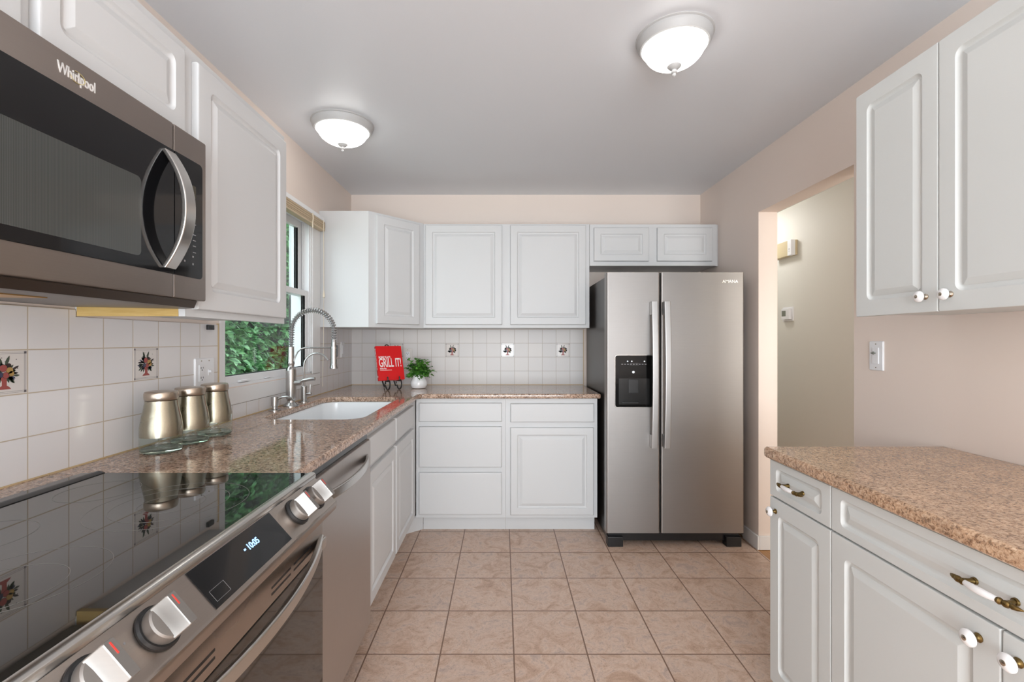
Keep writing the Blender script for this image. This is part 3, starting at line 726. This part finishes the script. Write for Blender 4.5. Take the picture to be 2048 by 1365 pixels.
b = MB(); b.M = PF; b.box(0.706, 0.958, 0.002, SL-0.0015, 0.0, 0.0012); ds = b.build('display_screen', M['black_gloss'], r, smooth=False)
def text(s, size, F, m, parent, name, ext=0.0003, bold=0.0, sx=1.0, shear=0.0, align='LEFT'):
    cu = bpy.data.curves.new('t', 'FONT'); cu.body = s; cu.size = size; cu.extrude = ext; cu.offset = bold; cu.shear = shear; cu.align_x = align
    ob = bpy.data.objects.new('t', cu); COL.objects.link(ob)
    dg = bpy.context.evaluated_depsgraph_get(); me = bpy.data.meshes.new_from_object(ob.evaluated_get(dg))
    bpy.data.objects.remove(ob)
    me.transform(F @ Matrix.Diagonal((sx, 1, 1, 1))); me.name = name
    me.materials.clear(); me.materials.append(m)
    if parent is not None: me.transform(world(parent).inverted())
    o = bpy.data.objects.new(name, me); COL.objects.link(o); o.parent = parent
    return o
text('10:05', 0.017, PF @ Matrix.Translation((0.842, 0.040, 0.0016)), M['blue_led'], ds, 'clock_digits', 0.0002, 0.0004, 1.0)
b = MB(); b.M = PF; b.box(0.832, 0.837, 0.044, 0.0475, 0.0012, 0.0018)
b.build('clock_light', M['blue_led'], ds, smooth=False)
b = MB(); b.M = PF
for q in ((0.716, 0.7164, 0.010, 0.030), (0.716, 0.752, 0.010, 0.0104), (0.716, 0.752, 0.0296, 0.030), (0.7516, 0.752, 0.010, 0.030)): b.box(q[0], q[1], q[2], q[3], 0.0012, 0.0015)
b.build('touch_key', M['legend'], ds, smooth=False)
for y in (0.573, 1.085):
    b = MB(); b.M = PF; b.lathe([(0.0016, 0), (0.0016, 0.0004)], (y, 0.050, 0), 10); b.build('burner_legend', M['legend'], cp)
for y in (0.520, 0.618, 1.036, 1.130): knobR(y, cp)
# oven door
b = MB(); b.box(-0.50, -0.4665, R0+0.004, R1-0.004, 0.745, 0.832, 0.003); od = b.build('oven_door', M['steel_range'], r)
b = MB(); b.box(-0.50, -0.4662, R0+0.004, R1-0.004, 0.20, 0.7445, 0.003); b.build('door_glass', M['oven_glass'], od)
for y0, y1 in ((0.53, 0.62), (0.637, 0.746), (0.930, 1.013), (1.028, 1.124)):
    for z in (0.776, 0.763):
        b = MB(); b.box(-0.468, -0.4660, y0, y1, z, z+0.0045); b.build('vent_slot', M['black'], od, smooth=False)
b = MB(); n = 33; yc, hl = 0.832, 0.355; rings = []
for k in range(n):
    t_ = -1+2*k/(n-1); y = yc+hl*t_; px = -0.4655+0.056*(1-abs(t_)**2.0); 
    rings.append([(px-0.010+p, y, 0.765+q) for p, q in rr(0, 0.014, -0.014, 0.014, 0.004, 3)])
b.loft(rings)
for s_ in (-1, 1): b.box(-0.4665, -0.452, yc+s_*(hl-0.018)-0.012, yc+s_*(hl-0.018)+0.012, 0.751, 0.777, 0.002)
b.build('handle', M['steel_bright'], od)
b = MB(); b.box(-0.50, -0.468, R0+0.004, R1-0.004, 0.07, 0.192, 0.003); b.build('storage_drawer', M['steel_range'], r)
for x in (-1.05, -0.56):
    for y in (R0+0.04, R1-0.04):
        b = MB(); b.lathe([(0.02, 0), (0.02, 0.061)], (x, y, 0.0), 12); b.build('foot', M['black'], r)

# ================================================================= DISHWASHER
d = thing('dishwasher', 'stainless dishwasher with a bowed bar handle left of the sink', 'dishwasher', (-0.86, 1.59, 0))
b = MB(); b.box(-1.15, -0.60, 1.29, 1.898, 0.10, 0.865); b.build('tub', M['black'], d, smooth=False)
b = MB(); b.box(-0.598, -0.56, 1.287, 1.900, 0.872, 0.896); b.build('top_strip', M['black_gloss'], d, smooth=False)
b = MB(); b.prism([(-0.598, 0.11), (-0.548, 0.11), (-0.546, 0.113), (-0.546, 0.862), (-0.549, 0.869), (-0.556, 0.872), (-0.598, 0.872)], 1.287, 1.902, FX); dd = b.build('door', M['steel_dw'], d)
b = MB(); n = 29; yc, hl = 1.594, 0.262; rings = []
for k in range(n):
    t_ = -1+2*k/(n-1); y = yc+hl*t_; px = -0.546+0.040*(1-abs(t_)**2.2)
    rings.append([(px-0.006+p, y, 0.806+q) for p, q in rr(0, 0.012, -0.015, 0.015, 0.004, 3)])
b.loft(rings); b.build('handle', M['steel_bright'], dd)
b = MB(); b.box(-0.63, -0.615, 1.287, 1.902, 0.0, 0.105); b.build('toe_kick', M['black'], d, smooth=False)

# ================================================================= MICROWAVE
XM = -0.826
m_ = thing('microwave', 'stainless over-the-range microwave with a bowed handle and black glass door', 'microwave', (XL, 0.9, 1.375))
b = MB(); b.box(XL+TH+0.001, XM-0.03, 0.524, 1.2805, 1.392, 1.829); b.build('body', M['steel_dark'], m_, smooth=False)
SEAM = 1.156
b = MB(); b.box(XM-0.030, XM, 0.522, SEAM-0.001, 1.388, 1.826, 0.004); md = b.build('door', M['steel_mw'], m_)
b = MB(); b.box(XM-0.030, XM, SEAM+0.001, 1.2825, 1.388, 1.826, 0.004); mc = b.build('control_panel', M['steel_mw'], m_)
b = MB(); b.box(XM-0.002, XM+0.0022, 0.56, SEAM-0.0012, 1.446, 1.757, 0.001); b.build('door_glass', M['black_gloss'], md)
FM = FL(XM+0.0022, 0, 0)
b = MB(); b.prism([(p, q) for p, q in rr(0.60, 1.048, 1.472, 1.652, 0.012)], 0, 0.0006, FM); b.build('window', M['mw_window'], md)
b = MB(); b.prism([(SEAM+0.0012, 1.446)]+[p for p in arcpts(1.263-0.012, 1.446+0.012, 0.012, -PI/2, 0)]+[p for p in arcpts(1.263-0.012, 1.757-0.012, 0.012, 0, PI/2)]+[(SEAM+0.0012, 1.757)], -0.002, 0.0022, FL(XM, 0, 0)); b.build('panel_glass', M['black_gloss'], mc)
b = MB(); b.prism([(1.203, 1.66), (1.236, 1.66), (1.236, 1.692), (1.203, 1.692)], 0, 0.0004, FM); sc_ = b.build('display', mat('mw_lcd', lin((70, 66, 54)), 0.2), mc, smooth=False)
text('8', 0.016, FM @ Matrix.Translation((1.212, 1.670, 0.0007)), M['blue_led'], sc_, 'digit', 0.0002, 0.0004)
for z in (1.635, 1.612, 1.606, 1.588, 1.560, 1.545, 1.530, 1.513):
    b = MB(); b.prism([(1.224, z), (1.236, z), (1.236, z+0.0022), (1.224, z+0.0022)], 0, 0.0003, FM); b.build('key_legend', M['legend'], mc, smooth=False)
for y, z in ((1.19, 1.484), (1.222, 1.480), (1.222, 1.500)):
    b = MB(); b.prism([(y, z), (y+0.005, z), (y+0.005, z+0.005), (y, z+0.005)], 0, 0.0003, FM); b.build('key_legend', M['legend'], mc, smooth=False)
b = MB(); n = 33; zc_, hl = 1.601, 0.144; rings = []
for k in range(n):
    t_ = -1+2*k/(n-1); z = zc_+hl*t_; px = XM+0.002+0.050*(1-abs(t_)**2.1)
    rings.append([(px-0.004+p, 1.113+q, z) for p, q in rr(0, 0.013, 0, 0.037, 0.003, 3)])
b.loft(rings); b.build('handle', M['steel_bright'], md)
text('Whirlpool', 0.029, FL(XM+0.0006, 0.853, 1.781), M['logo_bright'], md, 'maker_logo', 0.0006, 0.0004, 0.66)
b = MB(); b.tube([Vector((XM+0.0012, 0.893+0.016*math.cos(a)*(1+0.1*a/PI), 1.790+0.011*math.sin(a))) for a in [(-PI*0.95)+k*PI*1.55/20 for k in range(21)]], 0.0006, 6); b.build('logo_swirl', M['gold'], md)
# underside: set back chassis with a grease filter
b = MB(); b.prism([(XM-0.012, 1.3875), (XM-0.020, 1.368), (XM-0.05, 1.366), (-1.18, 1.372), (-1.19, 1.392), (XM-0.03, 1.392)], 0.53, 1.262, FX); mt = b.build('underside', M['steel_dark'], m_)
b = MB()
for y0 in (0.56,): 
    b.prism([(-0.92, 1.3648), (-1.12, 1.3685), (-1.12, 1.371), (-0.92, 1.3675)], y0, 0.93, FX)
b.build('grease_filter', M['filter'], mt, smooth=False)

# ================================================================= REFRIGERATOR
X0, X1, XS, YD = 0.640, 1.488, 0.972, 2.83
r = thing('refrigerator', 'stainless side-by-side refrigerator with a black water dispenser', 'refrigerator', (1.06, 3.2, 0))
b = MB(); b.box(0.658, 1.478, 2.90, 3.60, 0.03, 1.685, 0.004); b.build('cabinet', mat('fridge_side', lin((58, 54, 52)), 0.3, 0.4), r)
fr = M['steel_fridge']
def fdoor(x0, x1):
    b = MB(); b.prism(rr(x0, x1, YD, 2.896, 0.010), 0.092, 1.698); return b.build('door', fr, r)
dl = fdoor(X0, XS-0.0035); dr = fdoor(XS+0.0035, X1)
def fhandle(x, parent):
    b = MB(); n = 27; rings = []
    for k in range(n):
        t_ = -1+2*k/(n-1); z = 1.070+0.445*t_; q = 0.020*(1-t_*t_)
        rings.append([(x+p, YD-0.050-q+o_, z) for p, o_ in rr(-0.019, 0.019, 0, 0.014, 0.005, 3)])
    b.loft(rings)
    for s_ in (-1, 1): b.box(x-0.018, x+0.018, YD-0.045, YD-0.001, 1.070+s_*0.405-0.04, 1.070+s_*0.405+0.04, 0.004)
    b.build('handle', M['steel_handle'], parent)
fhandle(0.921, dl); fhandle(0.998, dr)
FD = FB(0, YD, 0)
b = MB()
u0, u1, v0, v1 = 0.692, 0.927, 0.868, 1.188
b.loft([[FD @ Vector((u, v_, d_)) for u, v_ in rr(u0-g, u1+g, v0-g, v1+g, 0.014)] for g, d_ in ((0.003, 0), (0.002, 0.003), (-0.001, 0.003), (-0.001, 0.001))], False, False)
dpt = b.build('dispenser', M['steel_bright'], dl)
b = MB()
b.loft([[FD @ Vector((u, v_, d_)) for u, v_ in rr(u0, u1, v0, v1, 0.013)] for d_ in (0.0002, 0.0016)])
b.build('dispenser_face', M['black_matte_gloss'], dpt)
b = MB(); b.M = FD
b.box(0.715, 0.905, 0.885, 1.045, 0.0016, 0.0022); b.build('dispenser_cavity', mat('cavity_black', (0.003, 0.003, 0.003), 0.25), dpt, smooth=False)
b = MB(); b.M = FD; b.box(0.775, 0.835, 0.955, 1.040, 0.0022, 0.0065, 0.002); b.build('paddle', M['black'], dpt)
b = MB(); b.M = FD; b.box(0.735, 0.835, 0.892, 0.900, 0.0022, 0.012, 0.002); b.build('drip_tray', M['black'], dpt)
for x, z, q in ((0.769, 1.150, 0.0045), (0.795, 1.150, 0.0045), (0.873, 1.150, 0.0045), (0.805, 1.084, 0.008)):
    b = MB(); b.M = FD; b.lathe([(q, 0.0016), (0.0001, 0.0021)], (x, z, 0), 12); b.build('indicator_light', M['white_led'], dpt)
b = MB(); b.M = FD
for k in range(9): b.box(0.730+k*0.018, 0.741+k*0.018, 1.131, 1.134, 0.0016, 0.0019)
for q in ((0.782, 0.812), (0.814, 0.838)):
    b.box(q[0], q[1], 1.1265, 1.1272, 0.0016, 0.0019); b.box(q[0], q[1], 1.138, 1.1387, 0.0016, 0.0019)
b.build('dispenser_legends', M['legend'], dpt, smooth=False)
text('AMANA', 0.026, FD @ Matrix.Translation((1.352, 1.634, 0.0002)), M['steel_bright'], dr, 'maker_logo', 0.0006, 0.0002, 1.05)
b = MB(); b.box(0.662, 1.474, 2.872, 2.90, 0.03, 0.085); b.build('base_grille', M['black'], r, smooth=False)
for x in (0.652, 1.385):
    b = MB(); b.box(x, x+0.095, 2.845, 2.90, 0.0, 0.062, 0.004); b.build('foot', M['black'], r)
for x in (0.668, 1.44):
    b = MB(); b.box(x, x+0.04, 2.898, 2.96, 1.686, 1.700, 0.004); b.build('hinge_cover', M['steel_dark'], r)

# ================================================================= CEILING LAMPS
def lamp(x, y, rad, label, group='ceiling lamps', bowl='bowl_glass'):
    z = ZC(y); k = rad/0.14
    t_ = thing('ceiling_lamp', label, 'lamp', (x, y, z), 0, group)
    b = MB(); b.lathe([(rad, 0.004), (rad, -0.004), (rad-0.003, -0.006), (rad-0.006, -0.007), (rad*0.96, -0.020), (rad*0.885, -0.038), (rad*0.84, -0.040), (rad*0.80, -0.034)], (x, y, z), 56, True, False); b.build('canopy', M['lamp_metal'], t_)
    b = MB(); pr = [(rad*0.835, -0.036), (rad*0.84, -0.041), (rad*0.78, -0.045)]
    for i in range(1, 12):
        a = PI/2*i/12; pr.append((rad*0.78*math.cos(a)**0.9, -0.045-0.065*math.sin(a)**1.15))
    pr.append((0.0005, -0.1105))
    b.lathe(pr, (x, y, z), 56, True, False); b.build('glass_bowl', M[bowl], t_)
    b = MB(); b.lathe([(0.023, -0.102), (0.026, -0.109), (0.018, -0.118), (0.008, -0.122), (0.011, -0.128), (0.010, -0.133), (0.005, -0.137), (0.007, -0.142), (0.005, -0.147), (0.0002, -0.150)], (x, y, z), 24); b.build('finial', M['lamp_metal'], t_)
lamp(0.645, 1.728, 0.140, 'white ceiling lamp with a glowing bowl, the nearer one on the right')
lamp(-0.844, 2.43, 0.160, 'white ceiling lamp with a glowing bowl, the farther one on the left near the window')
lamp(0.1, -0.9, 0.150, 'white ceiling lamp with a glowing bowl, added unseen behind the camera as fill light')  # extra lamp, never in view, added to fill the room with light
lamp(2.08, 4.25, 0.140, 'white ceiling lamp in the hall beyond the doorway', bowl='bowl_hall')

# ================================================================= CANISTERS
def canister(x, y, label):
    t_ = thing('canister', label, 'canister', (x, y, CT), 0, 'glass and steel canisters on the left counter')
    b = MB(); b.lathe([(0.054, 0.002), (0.0570, 0.010), (0.0572, 0.060), (0.0565, 0.080), (0.0525, 0.110), (0.0465, 0.140), (0.0440, 0.156), (0.0435, 0.163)], (x, y, CT), 48, False, False); b.build('glass_jar', M['jar_glass'], t_)
    b = MB(); b.lathe([(0.050, 0.0005), (0.055, 0.004), (0.0555, 0.010), (0.050, 0.014), (0.02, 0.011), (0.0005, 0.0105)], (x, y, CT), 48); b.build('glass_base', M['jar_base'], t_)
    b = MB(); b.lathe([(0.0545, 0.051), (0.0566, 0.051), (0.0568, 0.060), (0.0560, 0.080), (0.0520, 0.110), (0.0460, 0.140), (0.0436, 0.155), (0.0428, 0.162), (0.040, 0.162)], (x, y, CT), 48, False, False); b.build('steel_sleeve', M['steel_canister'], t_)
    b = MB(); b.lathe([(0.0425, 0.1635), (0.0445, 0.166), (0.0455, 0.174), (0.0452, 0.184), (0.043, 0.1895), (0.038, 0.191), (0.0005, 0.191)], (x, y, CT), 48); b.build('lid', M['steel_canister'], t_)
canister(-1.082, 1.459, 'steel-sleeved glass canister nearest the cooktop, first of the row')
canister(-1.078, 1.587, 'steel-sleeved glass canister in the middle of the row of three')
canister(-1.075, 1.718, 'steel-sleeved glass canister farthest from the cooktop, closest to the window')

# ================================================================= COOKBOOK ON EASEL
bx, by = -0.861, 3.215; ang = math.radians(35); lean = math.radians(17)
bk = thing('cookbook', 'red cookbook with white GRILL IT! lettering propped on the black easel', 'book', (bx, by, 0.998))
U = Vector((math.cos(ang), math.sin(ang), 0)); Nf = Vector((math.sin(ang), -math.cos(ang), 0))
V = Vector((0, 0, 1))*math.cos(lean)-Nf*math.sin(lean); Wn = Nf*math.cos(lean)+Vector((0, 0, 1))*math.sin(lean)
BF = frameM((bx, by, 0.998), U, V, Wn)       # w=0 is the front cover
BW, BH, BT = 0.190, 0.252, 0.024
b = MB(); b.M = BF; b.box(0, BW, 0, BH, -0.0025, 0, 0.0008); b.box(0, BW, 0, BH, -BT, -BT+0.0025, 0.0008); b.box(-0.002, 0.0012, 0, BH, -BT, 0, 0.001); b.build('cover', M['red'], bk)
b = MB(); b.M = BF; b.box(0.0015, BW-0.003, 0.003, BH-0.003, -BT+0.0026, -0.0026); b.build('pages', M['paper'], bk, smooth=False)
pap = M['paper']
text('BOBBY FLAY\'S', 0.021, BF @ Matrix.Translation((0.012, 0.160, 0.0004)), pap, bk, 'author_line', 0.0003, 0.0006, 0.66)
text('GRILL IT!', 0.088, BF @ Matrix.Translation((0.010, 0.098, 0.0004)), pap, bk, 'title', 0.0003, 0.0014, 0.48)
text('Bobby Flay', 0.015, BF @ Matrix.Translation((0.014, 0.080, 0.0004)), pap, bk, 'author_name', 0.0003, 0.0005, 0.72)
b = MB(); b.M = BF; b.box(0.014, 0.100, 0.071, 0.0735, 0.0, 0.0006); b.build('subtitle_line', pap, bk, smooth=False)
SF = frameM(BF @ Vector((-0.0022, 0, 0)), -V, Wn, -U)
text('BOBBY FLAY\'S GRILL IT!', 0.020, SF @ Matrix.Translation((-0.235, -0.0185, 0.0004)), pap, bk, 'spine_title', 0.0003, 0.0004, 0.75)
b = MB(); b.M = SF; b.lathe([(0.007, 0), (0.007, 0.0006)], (-0.03, -0.012, 0), 16); b.build('spine_emblem', pap, bk)
# easel of bent iron rod
E0 = Vector((bx, by, 0)); 
def ep(u, w, z): return Vector((bx, by, 0))+U*u+Nf*w+Vector((0, 0, z))
ea = thing('book_easel', 'small black wrought iron easel with curled feet holding the red cookbook', 'easel', ep(0.095, -0.02, CT))
for u in (0.052, 0.138):
    b = MB(); pts = []
    # the strut comes down behind the book, sweeps forward in a loop and curls up as the hook that holds the book
    pts += [ep(u-0.012, -0.055, 1.02), ep(u-0.012, -0.045, 0.985), ep(u-0.010, -0.022, 0.955)]
    for k in range(13):
        a = PI*1.05+k*PI*1.25/12
        pts.append(ep(u+0.001*k, 0.012+0.030*math.cos(a), 0.9625+0.0305*math.sin(a)))
    pts += [ep(u+0.012, 0.032, 0.988), ep(u+0.010, 0.020, 0.996), ep(u+0.008, 0.010, 0.990)]
    b.tube(pts, 0.0050, 8)
    b.tube([ep(u+0.006, -0.030, 0.9885), ep(u+0.006, 0.006, 0.9905), ep(u+0.006, 0.012, 0.996), ep(u+0.006, 0.013, 1.012), ep(u+0.006, 0.009, 1.02), ep(u+0.006, 0.006, 1.015)], 0.0045, 8)
    b.build('foot', M['black_iron'], ea)
b = MB()
bw = lambda u, v_, w_off: BF @ Vector((u, v_, w_off))
pts = [bw(0.056, -0.02, -0.034), bw(0.060, 0.10, -0.032), bw(0.080, 0.22, -0.032)]
for k in range(11):
    a = PI-k*PI/10; pts.append(bw(0.095+0.016*math.cos(a), 0.250+0.020*math.sin(a), -0.032))
pts += [bw(0.110, 0.22, -0.032), bw(0.132, 0.10, -0.032), bw(0.136, -0.02, -0.034)]
b.tube(pts, 0.004, 8); b.build('back_frame', M['black_iron'], ea)
b = MB(); b.tube([bw(0.095, 0.10, -0.034), ep(0.095, -0.16, CT+0.004)], 0.0038, 8); b.build('rear_leg', M['black_iron'], ea)

# ================================================================= POTTED PLANT
px_, py_ = -0.614, 3.375
pl = thing('potted_plant', 'small bushy green plant in a white ceramic pot beside the cookbook', 'plant', (px_, py_, CT))
b = MB(); b.lathe([(0.040, 0.0), (0.050, 0.004), (0.0595, 0.022), (0.0600, 0.040), (0.0545, 0.058), (0.046, 0.072), (0.0435, 0.084), (0.0445, 0.100), (0.0415, 0.100), (0.0405, 0.088), (0.0005, 0.086)], (px_, py_, CT), 48); b.build('pot', M['porcelain'], pl)
b = MB(); b.lathe([(0.0402, 0.0862), (0.0402, 0.090), (0.0005, 0.094)], (px_, py_, CT), 24); b.build('soil', M['soil'], pl)
rnd = random.Random(11)
def leafquad(b, p, d, L, wd, curl=0.25):
    d = d.normalized(); side = d.cross(Vector((0, 0, 1)));
    if side.length < 0.05: side = Vector((1, 0, 0))
    side.normalize(); up = side.cross(d)
    side = (side+up*rnd.uniform(-0.7, 0.7)).normalized(); up = side.cross(d)
    prof = ((0, 0.06), (0.25, 0.75), (0.5, 1.0), (0.75, 0.72), (1.0, 0.05))
    Lf = []; C = []; Rg = []
    for s_, w2 in prof:
        c2 = p+d*L*s_-up*curl*L*s_*s_
        Lf.append(b.v(c2-side*wd*w2+up*wd*0.22*w2)); C.append(b.v(c2)); Rg.append(b.v(c2+side*wd*w2+up*wd*0.22*w2))
    for i in range(4):
        b.face([Lf[i], C[i], C[i+1], Lf[i+1]]); b.face([C[i], Rg[i], Rg[i+1], C[i+1]])
b = MB(); bl_ = MB(); c0 = Vector((px_, py_, CT+0.092))
for k in range(70):
    a = rnd.uniform(0, 2*PI); el = rnd.uniform(-0.45, 1.5); 
    d_ = Vector((math.cos(a)*math.cos(el), math.sin(a)*math.cos(el)*0.85, math.sin(el)))
    Ls = rnd.uniform(0.070, 0.108)*(0.9 if el < 0.1 else 1.0)*(1.3 if el > 1.0 else 1.0)
    if d_.x > 0.3 and el < 0.7: Ls *= 1.08
    p0 = c0+Vector((rnd.uniform(-0.02, 0.02), rnd.uniform(-0.02, 0.02), -0.004)); mid = p0+Vector((d_.x*0.35, d_.y*0.35, 0.55))*Ls
    p1 = p0+Vector((d_.x, d_.y, d_.z*0.75+0.25))*Ls
    ps = [p0.lerp(mid, q).lerp(mid.lerp(p1, q), q) for q in (0, 0.25, 0.5, 0.75, 1)]
    b.tube(ps, [0.0014, 0.0013, 0.0012, 0.001, 0.0008], 5)
    for j in range(10):
        q = 0.28+0.72*j/9; pt = p0.lerp(mid, q).lerp(mid.lerp(p1, q), q)
        td = (p1-mid).normalized(); aa = rnd.uniform(0, 2*PI)
        sd = Vector((math.cos(aa), math.sin(aa), rnd.uniform(-0.3, 0.6)))
        leafquad(bl_, pt, td*0.5+sd*0.9, rnd.uniform(0.018, 0.028), rnd.uniform(0.010, 0.014))
b.build('stems', M['plant_leaf'], pl); fo = bl_.build('foliage', M['plant_leaf'], pl)

# ================================================================= WALL DEVICES
def plate(F, w_, h_, name, label, cat, t_=0.006):
    b = MB(); b.M = F
    b.loft([[(u, v_, d_) for u, v_ in rr(-w_/2+i_, w_/2-i_, -h_/2+i_, h_/2-i_, 0.004)] for i_, d_ in ((0, 0), (0, t_*0.5), (0.0025, t_))])
    return tag(b.build(name, M['plastic_white']), label, cat)
def receptacle(F, parent, u):
    b = MB(); b.M = F; b.box(u-0.0165, u+0.0165, -0.033, 0.033, 0.005, 0.0085, 0.002); rc = b.build('receptacle', M['plastic_white'], parent)
    b = MB(); b.M = F
    for s_ in (-1, 1):
        zc2 = s_*0.0195
        b.box(u-0.0075, u-0.0050, zc2-0.002, zc2+0.006, 0.008, 0.0088); b.box(u+0.0050, u+0.0075, zc2-0.001, zc2+0.006, 0.008, 0.0088)
        b.lathe([(0.0028, 0.008), (0.0028, 0.0088)], (u, zc2-0.007, 0), 10)
    b.build('slots', M['near_black'], rc, smooth=False)
def screws(F, parent, us, h_):
    b = MB(); b.M = F
    for u in us:
        for s_ in (-1, 1): b.lathe([(0.0028, 0.0055), (0.0026, 0.0068), (0.0001, 0.007)], (u, s_*h_, 0), 10)
    b.build('screws', M['nickel'], parent)
F = FL(XL+TH, 1.834, 1.150)
o = plate(F, 0.118, 0.118, 'outlet_plate', 'white double wall plate with an outlet and a switch, on the tiles behind the canisters', 'outlet')
receptacle(F, o, -0.023); screws(F, o, (-0.023, 0.023), 0.048)
b = MB(); b.M = F; b.box(0.018, 0.028, -0.012, 0.012, 0.005, 0.0075, 0.001); b.box(0.0195, 0.0265, 0.0, 0.009, 0.006, 0.017, 0.002); b.build('toggle', M['plastic_white'], o)
F = FB(-0.748, YB-TH, 1.157)
o = plate(F, 0.072, 0.116, 'outlet_plate', 'white wall outlet between the cookbook and the plant', 'outlet'); o.data.materials[0] = mat('plate_ivory', lin((222, 217, 212)), 0.4); receptacle(F, o, 0); screws(F, o, (0,), 0.048)
F = FL(XL+TH, 3.42, 1.21)
o = plate(F, 0.072, 0.116, 'switch_plate', 'white switch plate on the tiles right of the faucet, beside the corner', 'switch')
b = MB(); b.M = F; b.box(-0.0165, 0.0165, -0.033, 0.033, 0.005, 0.009, 0.002); b.build('rocker', M['plastic_white'], o)
F = FR(XR, 1.922, 1.215)
o = plate(F, 0.071, 0.122, 'dimmer_switch', 'white dimmer switch on the wall above the right counter', 'switch')
b = MB(); b.M = F; b.box(-0.0165, 0.0165, -0.034, 0.034, 0.005, 0.010, 0.002); sw = b.build('slider_panel', M['plastic_white'], o)
b = MB(); b.M = F; b.box(-0.013, 0.005, 0.009, 0.014, 0.009, 0.019, 0.002); b.box(-0.008, -0.004, 0.005, 0.018, 0.009, 0.014, 0.001); b.build('slider', M['lcd'], sw)
screws(F, o, (0,), 0.049)
# black sensor on the tiles under the left wall cabinet
b = MB(); b.box(XL+TH, XL+TH+0.012, 1.848, 1.884, 1.322, 1.342, 0.002); tag(b.build('sensor_box', M['black']), 'tiny black sensor box stuck on the tiles just under the left wall cabinet', 'sensor')
# hall devices
F = FR(2.5, 4.02, 1.508)
t_ = thing('thermostat', 'small white thermostat on the hall wall beyond the doorway', 'thermostat', (2.5, 4.02, 1.508))
b = MB(); b.M = F; b.loft([[(u, v_, d_) for u, v_ in rr(-0.072+i_, 0.072-i_, -0.062+i_, 0.062-i_, 0.008)] for i_, d_ in ((0, 0), (0, 0.008), (0.003, 0.010))]); b.build('backplate', M['plastic_white'], t_)
b = MB(); b.M = F; b.box(-0.055, 0.055, -0.048, 0.048, 0.009, 0.032, 0.004); b.build('housing', M['plastic_white'], t_)
b = MB(); b.M = F; b.box(-0.045, 0.010, -0.018, 0.030, 0.032, 0.0328); b.build('screen', M['lcd'], t_, smooth=False)
t_ = thing('door_chime', 'cream door chime box high on the hall wall beyond the doorway', 'door chime', (2.5, 4.03, 2.07))
F = FR(2.5, 4.03, 2.07)
b = MB(); b.M = F; b.box(-0.135, 0.135, -0.065, 0.065, 0, 0.055, 0.004); b.build('housing', M['plastic_cream'], t_)
b = MB(); b.M = F; b.box(0.085, 0.1355, -0.066, 0.0655, 0.02, 0.058, 0.003); b.build('end_cover', M['plastic_white'], t_)
b = MB(); b.M = F
for v_, q in ((-0.012, 0.006), (-0.030, 0.004)): b.lathe([(q, 0.0578), (q, 0.0586)], (0.110, v_, 0), 10)
b.build('chime_emblem', M['legend'], t_)

# ================================================================= OUTSIDE
rnd = random.Random(23)
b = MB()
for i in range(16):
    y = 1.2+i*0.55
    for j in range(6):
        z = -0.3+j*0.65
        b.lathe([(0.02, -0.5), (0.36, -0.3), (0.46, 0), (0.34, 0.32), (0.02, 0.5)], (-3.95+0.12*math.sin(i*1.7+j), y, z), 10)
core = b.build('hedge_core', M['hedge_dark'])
b = MB()
for k in range(15000):
    y = rnd.uniform(2.2, 8.6); z = rnd.uniform(0.1, 3.4)
    x = -2.62-0.20*math.sin(y*2.3+z*1.7)*0.6-rnd.random()**2*0.42
    d_ = Vector((rnd.uniform(0.1, 1), rnd.uniform(-1, 1), rnd.uniform(-0.9, 0.5)))
    leafquad(b, Vector((x, y, z)), d_, rnd.uniform(0.07, 0.12), rnd.uniform(0.024, 0.04), 0.2)
h = b.build('hedge', M['hedge_leaf'])
tag(h, 'dense green leafy hedge outside the sink window', 'hedge', kind='stuff')
core.parent = h; core.name = 'inner_growth'
